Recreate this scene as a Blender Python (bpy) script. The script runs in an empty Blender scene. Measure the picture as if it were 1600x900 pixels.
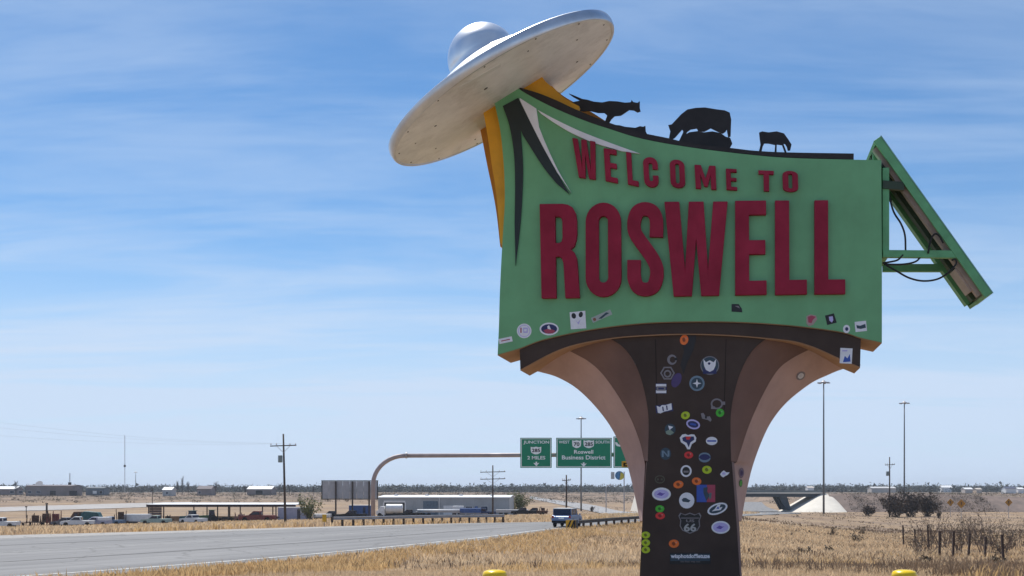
import bpy, bmesh, math, random
import numpy as np
from mathutils import Vector, Matrix
from mathutils.geometry import tessellate_polygon
from mathutils.bvhtree import BVHTree

SC = bpy.context.scene
COL = SC.collection
R = math.radians
rnd = random.Random(7)

# ---------------------------------------------------------------- camera
CAMZ = 2.9
F = 1820.0                      # focal length in photo pixels (photo 1600 wide)
HOR = 765.0                     # horizon row in the photo
cam = bpy.data.cameras.new('camera')
cam.sensor_width = 36.0
cam.lens = 36.0 * F / 1600.0
cam.shift_y = (HOR - 450.0) / 1600.0
cam.clip_start = 0.1
cam.clip_end = 30000.0
camo = bpy.data.objects.new('camera', cam)
camo.location = (0, 0, CAMZ)
camo.rotation_euler = (R(90), 0, 0)
COL.objects.link(camo)
SC.camera = camo

# ---------------------------------------------------------------- light
SUN_EL, SUN_AZ = 59.0, -24.0    # azimuth from +Y, clockwise positive (to the right)
world = bpy.data.worlds.new('World')
SC.world = world
world.use_nodes = True
wn, wl = world.node_tree.nodes, world.node_tree.links
wn.clear()
wo = wn.new('ShaderNodeOutputWorld')
bg = wn.new('ShaderNodeBackground')
bg.inputs['Strength'].default_value = 0.082
sky = wn.new('ShaderNodeTexSky')
sky.sky_type = 'NISHITA'
sky.sun_disc = False
sky.sun_elevation = R(SUN_EL)
sky.sun_rotation = R(SUN_AZ)
sky.altitude = 1100
sky.air_density = 1.0
sky.dust_density = 0.25
sky.ozone_density = 2.5
# thin cirrus: streaks on a flat layer high above
tc = wn.new('ShaderNodeTexCoord')
sep = wn.new('ShaderNodeSeparateXYZ')
wl.new(tc.outputs['Generated'], sep.inputs[0])
def wmath(op, a, b=None):
    n = wn.new('ShaderNodeMath'); n.operation = op
    for i, v in enumerate((a, b)):
        if v is None: continue
        if isinstance(v, (int, float)): n.inputs[i].default_value = v
        else: wl.new(v, n.inputs[i])
    return n.outputs[0]
zc = wmath('ADD', wmath('MAXIMUM', sep.outputs['Z'], 0.0), 0.10)
cx = wmath('DIVIDE', sep.outputs['X'], zc)
cy = wmath('DIVIDE', sep.outputs['Y'], zc)
comb = wn.new('ShaderNodeCombineXYZ')
wl.new(cx, comb.inputs[0]); wl.new(cy, comb.inputs[1])
mp = wn.new('ShaderNodeMapping')
mp.inputs['Rotation'].default_value = (0, 0, R(9))
mp.inputs['Scale'].default_value = (0.55, 1.7, 1)
mp.inputs['Location'].default_value = (3.4, 1.3, 0)
wl.new(comb.outputs[0], mp.inputs[0])
def wnoise(scale, detail, rough, dist):
    n = wn.new('ShaderNodeTexNoise')
    n.inputs['Scale'].default_value = scale; n.inputs['Detail'].default_value = detail
    n.inputs['Roughness'].default_value = rough; n.inputs['Distortion'].default_value = dist
    wl.new(mp.outputs[0], n.inputs['Vector'])
    return n.outputs['Fac']
def wramp(v, a, b, lo=0.0, hi=1.0):
    n = wn.new('ShaderNodeMapRange'); n.interpolation_type = 'SMOOTHSTEP'
    wl.new(v, n.inputs['Value'])
    n.inputs['From Min'].default_value = a; n.inputs['From Max'].default_value = b
    n.inputs['To Min'].default_value = lo; n.inputs['To Max'].default_value = hi
    return n.outputs[0]
big = wramp(wnoise(1.1, 7, 0.58, 0.6), 0.36, 0.62)
fine = wramp(wnoise(2.6, 7, 0.58, 1.0), 0.32, 0.72, 0.6, 1.0)
low = wramp(sep.outputs['Z'], 0.02, 0.30, 0.8, 0.62)
cf = wmath('MULTIPLY', wmath('MULTIPLY', wmath('MULTIPLY', big, fine), low), 0.58)
hz = wramp(sep.outputs['Z'], 0.03, 0.24, 0.88, 0.0)
cf = wmath('MINIMUM', wmath('ADD', cf, hz), 0.95)
tint = wn.new('ShaderNodeMix'); tint.data_type = 'RGBA'; tint.blend_type = 'MULTIPLY'
tint.inputs['Factor'].default_value = 1.0
wl.new(sky.outputs[0], tint.inputs[6])
tint.inputs[7].default_value = (0.60, 0.86, 1.02, 1)
mx = wn.new('ShaderNodeMix'); mx.data_type = 'RGBA'
wl.new(cf, mx.inputs['Factor'])
wl.new(tint.outputs[2], mx.inputs[6])
mx.inputs[7].default_value = (5.35, 6.45, 8.1, 1)
wl.new(mx.outputs[2], bg.inputs['Color'])
wl.new(bg.outputs[0], wo.inputs[0])

sl = bpy.data.lights.new('sun', 'SUN')
sl.energy = 4.0
sl.angle = R(0.5)
sl.color = (1.0, 0.955, 0.88)
so = bpy.data.objects.new('sun', sl)
sd = Vector((math.sin(R(SUN_AZ)) * math.cos(R(SUN_EL)), math.cos(R(SUN_AZ)) * math.cos(R(SUN_EL)), math.sin(R(SUN_EL))))
so.rotation_euler = sd.to_track_quat('Z', 'Y').to_euler()
so.location = (0, 0, 60)
COL.objects.link(so)

SC.view_settings.view_transform = 'Standard'
SC.view_settings.look = 'None'
SC.view_settings.exposure = 0.5
SC.view_settings.gamma = 1.0

# ---------------------------------------------------------------- materials
MATS = {}
def mat(name, col, rough=0.7, metal=0.0, var=0.12, scale=3.0, bump=0.0, col2=None, grime=0.0, spec=None, streak=0.0):
    if name in MATS: return MATS[name]
    m = bpy.data.materials.new(name); MATS[name] = m
    m.use_nodes = True
    n, l = m.node_tree.nodes, m.node_tree.links
    b = n['Principled BSDF']
    b.inputs['Roughness'].default_value = rough
    b.inputs['Metallic'].default_value = metal
    if spec is not None: b.inputs['Specular IOR Level'].default_value = spec
    t = n.new('ShaderNodeTexCoord')
    nz = n.new('ShaderNodeTexNoise'); nz.inputs['Scale'].default_value = scale
    nz.inputs['Detail'].default_value = 7; nz.inputs['Roughness'].default_value = 0.62
    l.new(t.outputs['Object'], nz.inputs['Vector'])
    c2 = col2 if col2 else tuple(c * (1 - var * 2.2) for c in col)
    c1 = col if col2 else tuple(min(1, c * (1 + var)) for c in col)
    mr = n.new('ShaderNodeMapRange'); mr.inputs['From Min'].default_value = 0.3; mr.inputs['From Max'].default_value = 0.7
    l.new(nz.outputs['Fac'], mr.inputs['Value'])
    mi = n.new('ShaderNodeMix'); mi.data_type = 'RGBA'
    l.new(mr.outputs[0], mi.inputs['Factor'])
    mi.inputs[6].default_value = (*c1, 1); mi.inputs[7].default_value = (*c2, 1)
    out = mi.outputs[2]
    if grime > 0 or streak > 0:
        g = n.new('ShaderNodeTexNoise'); g.inputs['Scale'].default_value = 2.2
        g.inputs['Detail'].default_value = 9; g.inputs['Roughness'].default_value = 0.7
        mpn = n.new('ShaderNodeMapping')
        mpn.inputs['Scale'].default_value = (4.0, 4.0, 0.5) if streak > 0 else (1, 1, 1)
        l.new(t.outputs['Object'], mpn.inputs[0]); l.new(mpn.outputs[0], g.inputs['Vector'])
        gr = n.new('ShaderNodeMapRange'); gr.inputs['From Min'].default_value = 0.5; gr.inputs['From Max'].default_value = 0.75
        gr.inputs['To Max'].default_value = max(grime, streak)
        l.new(g.outputs['Fac'], gr.inputs['Value'])
        m2 = n.new('ShaderNodeMix'); m2.data_type = 'RGBA'
        l.new(gr.outputs[0], m2.inputs['Factor']); l.new(out, m2.inputs[6])
        m2.inputs[7].default_value = (0.12, 0.095, 0.07, 1)
        out = m2.outputs[2]
    l.new(out, b.inputs['Base Color'])
    rr = n.new('ShaderNodeMapRange'); l.new(nz.outputs['Fac'], rr.inputs['Value'])
    rr.inputs['To Min'].default_value = max(0.02, rough - 0.1); rr.inputs['To Max'].default_value = min(1, rough + 0.1)
    l.new(rr.outputs[0], b.inputs['Roughness'])
    if bump > 0:
        bp = n.new('ShaderNodeBump'); bp.inputs['Strength'].default_value = bump; bp.inputs['Distance'].default_value = 0.02
        n3 = n.new('ShaderNodeTexNoise'); n3.inputs['Scale'].default_value = scale * 9; n3.inputs['Detail'].default_value = 5
        l.new(t.outputs['Object'], n3.inputs['Vector'])
        l.new(n3.outputs['Fac'], bp.inputs['Height']); l.new(bp.outputs[0], b.inputs['Normal'])
    return m

GREEN = mat('green_paint', (0.165, 0.43, 0.205), 0.55, var=0.10, scale=1.1, bump=0.06, streak=0.10)
GREENM = mat('green_metal', (0.13, 0.40, 0.18), 0.5, var=0.12, scale=4, grime=0.25)
RED = mat('maroon_paint', (0.32, 0.024, 0.056), 0.7, var=0.12, scale=3, spec=0.15)
DARKBR = mat('dark_brown_render', (0.066, 0.045, 0.037), 0.9, var=0.12, scale=1.5, bump=0.10)
MIDBR = mat('mid_brown_render', (0.19, 0.112, 0.095), 0.8, var=0.10, scale=1.5, bump=0.12)
TANBR = mat('tan_render', (0.48, 0.325, 0.29), 0.8, var=0.08, scale=1.5, bump=0.12, streak=0.12)
SOFT = mat('soffit_render', (0.42, 0.25, 0.15), 0.8, var=0.10, scale=2, bump=0.1)
BLACKM = mat('black_steel', (0.018, 0.013, 0.013), 0.6, var=0.2, scale=5)
SWBLK = mat('swoosh_black', (0.012, 0.020, 0.018), 0.5, var=0.1)
SWWHT = mat('swoosh_white', (0.80, 0.80, 0.84), 0.5, var=0.06)
YEL = mat('fin_yellow', (0.85, 0.40, 0.015), 0.55, var=0.10, scale=1.6, grime=0.18)
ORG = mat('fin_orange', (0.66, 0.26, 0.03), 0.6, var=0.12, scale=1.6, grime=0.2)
SILVER = mat('silver_paint', (0.86, 0.87, 0.89), 0.33, metal=0.85, var=0.04, scale=2.0)
RIMM = mat('rim_metal', (0.62, 0.64, 0.68), 0.34, metal=0.8, var=0.08, scale=3)
UNDER = mat('saucer_underside', (0.85, 0.84, 0.84), 0.42, var=0.10, scale=1.6, grime=0.42)
BOLY = mat('bollard_yellow', (0.88, 0.60, 0.015), 0.3, var=0.07, scale=9)
STEEL = mat('galvanised_steel', (0.42, 0.40, 0.40), 0.5, metal=0.35, var=0.1, scale=2)
PIPE = mat('gantry_steel', (0.40, 0.33, 0.32), 0.55, metal=0.1, var=0.1, scale=1)
HWGREEN = mat('road_sign_green', (0.0, 0.24, 0.12), 0.5, var=0.05, scale=1)
HWHITE = mat('road_sign_white', (0.9, 0.92, 0.9), 0.5, var=0.03)
WOOD = mat('pole_wood', (0.085, 0.065, 0.055), 0.9, var=0.2, scale=6, bump=0.2)
DARK = mat('dark_opening', (0.02, 0.02, 0.022), 0.8)
WHITE = mat('white_paint', (0.75, 0.75, 0.74), 0.45, var=0.06, scale=2)
SILPAINT = mat('silver_car_paint', (0.20, 0.28, 0.45), 0.3, metal=0.3, var=0.03)
BLUEP = mat('blue_paint', (0.035, 0.10, 0.30), 0.5, var=0.15)
TEAL = mat('teal_paint', (0.02, 0.10, 0.11), 0.6, var=0.2)
REDP = mat('rusty_red', (0.22, 0.055, 0.045), 0.7, var=0.25, scale=4)
RUST = mat('rust_brown', (0.12, 0.055, 0.03), 0.85, var=0.3, scale=4)
GLASS = mat('vehicle_glass', (0.02, 0.03, 0.06), 0.12, var=0.02)
TYRE = mat('tyre_rubber', (0.018, 0.018, 0.018), 0.85)
RIMW = mat('wheel_rim', (0.4, 0.4, 0.42), 0.4, metal=0.6)
CORR = mat('corrugated_grey', (0.40, 0.42, 0.43), 0.6, metal=0.0, var=0.08, scale=0.4)
ROOFW = mat('white_metal_roof', (0.70, 0.72, 0.74), 0.5, var=0.05, scale=0.3)
CONC = mat('concrete', (0.58, 0.54, 0.48), 0.85, var=0.08, scale=0.5, bump=0.1)
CONCD = mat('bridge_steel', (0.07, 0.085, 0.10), 0.8, var=0.1)
BRICKF = mat('far_wall', (0.26, 0.22, 0.21), 0.9, var=0.12, scale=0.2)
TARP = mat('lavender_metal', (0.42, 0.42, 0.52), 0.6, var=0.08)
CARD = mat('cable_rubber', (0.012, 0.012, 0.014), 0.6)
SIGNY = mat('warning_yellow_backlit', (0.42, 0.19, 0.01), 0.6)  # backlit shade of the diamond signs is put into this colour
TAIL = mat('tail_lamp_red', (0.35, 0.01, 0.01), 0.3)

def flat(name, col):
    return mat(name, col, 0.45, var=0.04, scale=20)

# ---------------------------------------------------------------- tags + mesh helpers
def tag(o, label=None, cat=None, group=None, kind=None):
    if label: o['label'] = label
    if cat: o['category'] = cat
    if group: o['group'] = group
    if kind: o['kind'] = kind
    return o
def empty(name, loc=(0, 0, 0), rz=0.0, label=None, cat=None, group=None):
    o = bpy.data.objects.new(name, None); COL.objects.link(o)
    o.location = loc; o.rotation_euler = (0, 0, rz); o.empty_display_size = 0.3
    return tag(o, label, cat, group)
def link(name, me, m, parent=None):
    o = bpy.data.objects.new(name, me); COL.objects.link(o)
    if m is not None and not me.materials: me.materials.append(m)
    if parent is not None: o.parent = parent
    return o
def meshobj(name, verts, faces, m, parent=None, smooth=False, fixn=True):
    me = bpy.data.meshes.new(name); me.from_pydata([tuple(v) for v in verts], [], faces)
    if fixn:
        bm = bmesh.new(); bm.from_mesh(me); bmesh.ops.recalc_face_normals(bm, faces=bm.faces); bm.to_mesh(me); bm.free()
    if smooth: me.shade_smooth()
    return link(name, me, m, parent)

class MB:
    def __init__(s): s.v = []; s.f = []
    def add(s, v, f):
        b = len(s.v); s.v += [Vector(p) for p in v]; s.f += [tuple(i + b for i in q) for q in f]; return s
    def box(s, x0, x1, y0, y1, z0, z1):
        return s.add([(x0,y0,z0),(x1,y0,z0),(x1,y1,z0),(x0,y1,z0),(x0,y0,z1),(x1,y0,z1),(x1,y1,z1),(x0,y1,z1)],
                     [(0,3,2,1),(4,5,6,7),(0,1,5,4),(1,2,6,5),(2,3,7,6),(3,0,4,7)])
    def obox(s, c, ax, ay, az):
        c, ax, ay, az = map(Vector, (c, ax, ay, az))
        v = [c + sx*ax + sy*ay + sz*az for sz in (-1,1) for sx, sy in ((-1,-1),(1,-1),(1,1),(-1,1))]
        return s.add(v, [(0,3,2,1),(4,5,6,7),(0,1,5,4),(1,2,6,5),(2,3,7,6),(3,0,4,7)])
    def tube(s, pts, r, n=8, r2=None, cap=True):
        pts = [Vector(p) for p in pts]; k = len(pts)
        up = Vector((0.13, 0.21, 1)).normalized(); vs = []; prev = None
        for i, p in enumerate(pts):
            d = (pts[min(i+1,k-1)] - pts[max(i-1,0)]).normalized()
            if prev is None:
                a = d.cross(up)
                if a.length < 1e-3: a = d.cross(Vector((1,0,0)))
                a.normalize()
            else:
                a = (prev - d * prev.dot(d)).normalized()
            prev = a; b = d.cross(a)
            rr = r if r2 is None else r + (r2 - r) * i / (k - 1)
            vs += [p + rr * (math.cos(2*math.pi*j/n) * a + math.sin(2*math.pi*j/n) * b) for j in range(n)]
        fs = [(i*n+j, i*n+(j+1)%n, (i+1)*n+(j+1)%n, (i+1)*n+j) for i in range(k-1) for j in range(n)]
        if cap: fs += [tuple(range(n))[::-1], tuple((k-1)*n + j for j in range(n))]
        return s.add(vs, fs)
    def lathe(s, prof, n=32, M=None):
        vs = []; fs = []
        M = M or Matrix.Identity(4)
        for r, h in prof:
            vs += [M @ Vector((r*math.cos(2*math.pi*j/n), r*math.sin(2*math.pi*j/n), h)) for j in range(n)]
        for i in range(len(prof)-1):
            fs += [(i*n+j, i*n+(j+1)%n, (i+1)*n+(j+1)%n, (i+1)*n+j) for j in range(n)]
        if prof[0][0] > 1e-4: fs.append(tuple(range(n))[::-1])
        if prof[-1][0] > 1e-4: fs.append(tuple((len(prof)-1)*n + j for j in range(n)))
        return s.add(vs, fs)
    def prism(s, poly, y0, y1, axis='y'):
        """poly = (a, b) points; extruded along y (a=x, b=z) or along x (a=y, b=z)"""
        n = len(poly)
        mk = (lambda a, b, t: (a, t, b)) if axis == 'y' else (lambda a, b, t: (t, a, b))
        vs = [mk(a, b, y0) for a, b in poly] + [mk(a, b, y1) for a, b in poly]
        tri = tessellate_polygon([[Vector((a, b, 0)) for a, b in poly]])
        fs = [tuple(t) for t in tri] + [tuple(i + n for i in t[::-1]) for t in tri]
        fs += [(i, (i+1) % n, (i+1) % n + n, i + n) for i in range(n)]
        return s.add(vs, fs)
    def build(s, name, m, parent=None, smooth=False, bevel=0.0, auto=False):
        o = meshobj(name, s.v, s.f, m, parent, smooth)
        if bevel > 0:
            b = o.modifiers.new('bevel', 'BEVEL'); b.width = bevel; b.segments = 2; b.limit_method = 'ANGLE'; b.angle_limit = R(35)
        if auto:
            bm = bmesh.new(); bm.from_mesh(o.data)
            for e in bm.edges:
                if len(e.link_faces) == 2 and e.calc_face_angle(0) > R(35): e.smooth = False
            for f in bm.faces: f.smooth = True
            bm.to_mesh(o.data); bm.free()
        return o

def cr(pts, n=6, closed=False):
    """Catmull-Rom through the points"""
    out = []; k = len(pts)
    P = [Vector((p[0], p[1])) for p in pts]
    segs = k if closed else k - 1
    for i in range(segs):
        p1, p2 = P[i % k], P[(i+1) % k]
        p0 = P[(i-1) % k] if (closed or i > 0) else p1 * 2 - p2
        p3 = P[(i+2) % k] if (closed or i + 2 < k) else p2 * 2 - p1
        for j in range(n):
            t = j / n
            out.append(0.5*((2*p1) + (p2-p0)*t + (2*p0-5*p1+4*p2-p3)*t*t + (3*p1-p0-3*p2+p3)*t**3))
    if not closed: out.append(P[-1])
    return [(q.x, q.y) for q in out]
def resample(pts, n):
    P = [Vector((p[0], p[1])) for p in pts]
    L = [0.0]
    for a, b in zip(P, P[1:]): L.append(L[-1] + (b - a).length)
    out = []
    for i in range(n):
        t = L[-1] * i / (n - 1); k = 0
        while k < len(L) - 2 and L[k+1] < t: k += 1
        f = (t - L[k]) / max(1e-9, L[k+1] - L[k])
        q = P[k].lerp(P[k+1], f); out.append((q.x, q.y))
    return out

# ---------------------------------------------------------------- where a photo pixel lies at a known distance
def P3(px, py, Y):
    return Vector(((px - 800) * Y / F, Y, CAMZ + (HOR - py) * Y / F))

# ---------------------------------------------------------------- terrain
NEAR = [(-110,-60),(-30,17),(-16.5,35),(-8.5,48.5),(-1,68),(4.3,86),(11.3,103),(25,140),(45,190),(62,250),(76,325),(92,420),(120,560)]
FAR  = [(-190,-20),(-75,37),(-32,73),(-12,92.6),(4.4,107.7),(14.5,125),(28,160),(43,205),(54,260),(64,325),(76,420),(100,570)]
def smooth_line(pl, n=5): return cr(pl, n)
NEARS, FARS = smooth_line(NEAR), smooth_line(FAR)
def sdist(X, Y, line):
    """distance to the polyline, positive to the right of its direction"""
    X = np.asarray(X, float); Y = np.asarray(Y, float)
    best = np.full(X.shape, 1e18); sg = np.ones(X.shape)
    for (ax, ay), (bx, by) in zip(line, line[1:]):
        dx, dy = bx-ax, by-ay; L2 = dx*dx+dy*dy
        t = np.clip(((X-ax)*dx + (Y-ay)*dy)/L2, 0, 1)
        d2 = (X-ax-t*dx)**2 + (Y-ay-t*dy)**2
        c = (X-ax)*dy - (Y-ay)*dx
        m = d2 < best
        best = np.where(m, d2, best); sg = np.where(m, np.sign(c), sg)
    return np.sqrt(best)*np.where(sg == 0, 1, sg)
def ss(x, a, b):
    t = np.clip((x-a)/(b-a), 0, 1); return t*t*(3-2*t)
def roadz(Y): return np.interp(Y, [0,100,180,260,330,600], [0,0,-0.9,-2.3,-3.5,-3.0])
def undul(X, Y):
    return (0.5*np.sin(X*0.21+1.3)*np.cos(Y*0.17) + 0.3*np.sin(X*0.53+Y*0.31) + 0.2*np.sin(Y*0.77-X*0.4+2) )
def terrain(X, Y):
    X = np.asarray(X, float); Y = np.asarray(Y, float)
    sn = sdist(X, Y, NEARS); sf = -sdist(X, Y, FARS)
    rz = roadz(Y)
    nearb = np.interp(Y, [0,21,50,110,250,400,600,1000,7000], [1.3,1.3,-0.3,-2.0,-3.3,-3.2,0.2,0.3,-1.0])
    plain = np.interp(Y, [0,150,250,420,560,700,7000], [-3.6,-4.4,-4.6,-3.6,-0.6,0.3,-1.0]) + 0.9*ss(X, -90, 10)*(1-ss(Y,350,600))
    zn = rz + (nearb - rz)*np.clip(sn/20, 0, 1)
    zf = rz + (plain - rz)*np.clip((sf-1.5)/150, 0, 1)**0.9
    z = np.where(sn > 0, zn, np.where(sf > 0, zf, rz))
    off = np.clip(np.maximum(sn, sf)/10, 0, 1)
    # calm ground round the sign
    calm = ss(np.hypot(X-2, Y-12), 6, 20)
    return z + off*calm*undul(X, Y)*0.10, sn, sf
def tz(x, y): return float(terrain(np.array([x]), np.array([y]))[0][0])
def G(px, py, y0=20.0, y1=3000.0):
    """the point of the ground that a photo pixel shows"""
    Ys = np.geomspace(y0, y1, 900)
    Xs = (px-800)*Ys/F; Zs = CAMZ + (HOR-py)*Ys/F
    d = Zs - terrain(Xs, Ys)[0]
    k = np.where(d <= 0)[0]
    i = k[0] if len(k) else len(Ys)-1
    return Vector((Xs[i], Ys[i], terrain(Xs[i:i+1], Ys[i:i+1])[0][0]))

# ================================================================= THE SIGN
SO = Vector((2.13, 14.0, 1.3)); SYAW = R(-10.7)
SM = Matrix.Translation(SO) @ Matrix.Rotation(SYAW, 4, 'Z'); SMI = SM.inverted()
_c = SMI @ Vector((0, 0, CAMZ))
def S(px, py, ly):
    d = SMI.to_3x3() @ Vector(((px-800)/F, 1, (HOR-py)/F))
    t = (ly - _c.y)/d.y
    q = _c + t*d
    return Vector((q.x, ly, q.z))
sign = empty('welcome_sign', SO, SYAW, 'green Welcome to Roswell sign on a flared brown pillar under a silver saucer', 'sign')

def plate(name, contours, ly, th, m, parent=sign, lyb=None, bevel=0.0, mapping=None):
    """an outline read off the photo, cut from sheet of real thickness at its own distance"""
    cs = [[(mapping(p) if mapping else S(p[0], p[1], ly)) for p in c] for c in contours]
    allp = [p for c in cs for p in c]
    tri = tessellate_polygon([[Vector((p.x, p.z, 0)) for p in c] for c in cs])
    n = len(allp)
    vs = allp + [p + Vector((0, th, 0)) for p in allp]
    fs = [tuple(t) for t in tri] + [tuple(i+n for i in t[::-1]) for t in tri]
    b = 0
    for c in cs:
        k = len(c)
        fs += [(b+i, b+(i+1) % k, b+(i+1) % k+n, b+i+n) for i in range(k)]
        b += k
    o = meshobj(name, vs, fs, m, parent)
    if bevel > 0:
        bv = o.modifiers.new('bevel', 'BEVEL'); bv.width = bevel; bv.segments = 2; bv.limit_method = 'ANGLE'; bv.angle_limit = R(40)
    return o

left_edge = cr([(777.5,554),(779.5,511),(781,458),(783.5,405),(786.5,355),(788.5,320),(788.5,290),(786.5,250),(781.5,203),(772,157)], 5)
top_edge = cr([(808,137),(827,149),(871,171),(915,189),(951,201),(1004,217),(1080,230.5),(1165,241),(1230,246.5),(1334,249.5),(1377,250)], 5)
arc = cr([(1378,535),(1345,527.5),(1313,518),(1240,508.5),(1160,503),(1080,502),(1000,505),(920,515),(850,530),(811.6,544),(777.5,554)], 5)
board_out = left_edge[:-1] + [(772,157)] + top_edge + [(1378,400)] + arc[:-1]
plate('sign_board', [board_out], 0.0, 0.90, GREEN, bevel=0.012)
# tan soffit below the board
soff = [(x, y+0.4) for x, y in arc]
plate('board_soffit', [soff + [(x, y+1.3) for x, y in arc][::-1]], 0.012, 0.875, SOFT)
# fascia beam
fb = cr([(813,577),(863,550.5),(902,537),(959,527),(1020,522.5),(1077,521),(1140,523),(1196.7,527.5),(1238,532),(1267,540),(1288,548.5),(1313,560),(1344,573)], 4)
ft = [(x, y+2.4) for x, y in arc if 813 < x < 1344]
def arc_y(x):
    for (x0, y0), (x1, y1) in zip(arc, arc[1:]):
        if min(x0, x1) <= x <= max(x0, x1): return y0 + (y1-y0)*(x-x0)/(x1-x0)
ft = [(1345, arc_y(1345)+2.4)] + ft + [(812, arc_y(812)+2.4)]
plate('fascia_beam', [fb + ft], 0.035, 0.70, DARKBR, bevel=0.006)
plate('fascia_soffit', [[(x, y+0.4) for x, y in fb] + [(x, y+1.8) for x, y in fb][::-1]], 0.045, 0.68, SOFT)
# pillar: front plate, two flared bands each side, back plate, shaft
C1L = cr([(935,520),(953,529),(973,542),(990,564),(1002,593),(1010.5,630),(1013.5,663),(1012,721)], 5)
C1R = cr([(1212,520),(1196,530),(1176,547),(1159,577),(1148.5,609),(1142.5,642),(1141.5,675),(1142.5,721)], 5)
front = C1L + [(1010.5,722),(1003,827),(999.6,898),(995,990)] + [(1161,990),(1156,898),(1151,817),(1143.5,722)] + C1R[::-1]
plate('pillar_front', [front], 0.085, 0.09, DARKBR)
C2L = cr([(870,538),(895,551),(920,565),(941,584),(965,617),(986,655),(1000,691.6),(1006.5,720)], 5)
C2R = cr([(1290,538),(1263,547),(1233,563),(1213,581),(1191.5,617.6),(1171,663),(1158.5,700),(1151.5,722)], 5)
C3L = cr([(820,575),(843,580),(870,588.5),(903,608.5),(936,642),(961,679),(980,726),(992,775),(999.6,814)], 5)
C3R = cr([(1345,570),(1318,575),(1293,585),(1267,598),(1232,625.6),(1208,654.5),(1191,687.4),(1175,732),(1165,776),(1158.5,814)], 5)
def ruled(name, A, la, B, lb, m, n=60, rows=3):
    A, B = resample(A, n), resample(B, n)
    va = [S(*p, la) for p in A]; vb = [S(*p, lb) for p in B]
    vs = []; fs = []
    for i in range(n):
        for r in range(rows+1): vs.append(va[i].lerp(vb[i], r/rows))
    for i in range(n-1):
        for r in range(rows):
            a = i*(rows+1)+r; fs.append((a, a+1, a+rows+2, a+rows+1))
    return meshobj(name, vs, fs, m, sign, smooth=True)
ruled('flare_band', C1L, 0.12, C2L, 0.38, MIDBR); ruled('flare_band', C1R, 0.12, C2R, 0.38, MIDBR)
flL = ruled('flare_arch', C2L + [(1008,724),(1003.5,814)], 0.375, C3L, 0.72, TANBR, 80)
flR = ruled('flare_arch', C2R + [(1147,724),(1153,814)], 0.375, C3R, 0.72, TANBR, 80)
back = C3L + [(999.6,815)] + [(1158.5,815)] + C3R[::-1]
back = [(x, y) for x, y in back]
plate('pillar_back', [back], 0.722, 0.16, TANBR)
plate('pillar_shaft', [[(1009.5,722),(1004,814),(1002,898),(996,990),(1166,990),(1159,898),(1155,814),(1147,722)]], 0.18, 0.54, TANBR)

# raised marks on the board
LB1 = [(785.6,165.6),(809,153),(816,181),(813.5,204.5)]
b1 = [(785.6,165.6),(809.5,152.8)] + cr([(812,178),(813.5,205),(816.5,245),(817,280),(813.5,345),(805.5,415)],5) + cr([(804,350),(804.8,290),(803,240),(796,197),(785.6,165.6)],5)[:-1]
plate('black_swoosh', [b1], -0.02, 0.03, SWBLK)
b2 = [(810,153)] + cr([(811.8,157),(826.7,187),(849,231),(871,271),(890,303.5)],5) + cr([(869,286),(849,261),(827,227),(814.5,205),(811,180)],5)
plate('black_swoosh', [b2], -0.0225, 0.031, SWBLK)
w1 = [(812,153)] + [(837.8,169.5)] + cr([(842,198),(852.5,224),(871,264),(893,302)],5) + cr([(870.5,269),(848.5,229.5),(826,185),(812,156)],5)
plate('white_swoosh', [w1], -0.026, 0.03, SWWHT)
w2 = cr([(840,171.5),(866.7,186),(904.5,204),(949,221.5),(1000,240)],5) + cr([(971,236),(926.7,222.5),(893,207.5),(866.7,192),(845,177)],5)
plate('white_swoosh', [w2], -0.024, 0.03, SWWHT)

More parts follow.
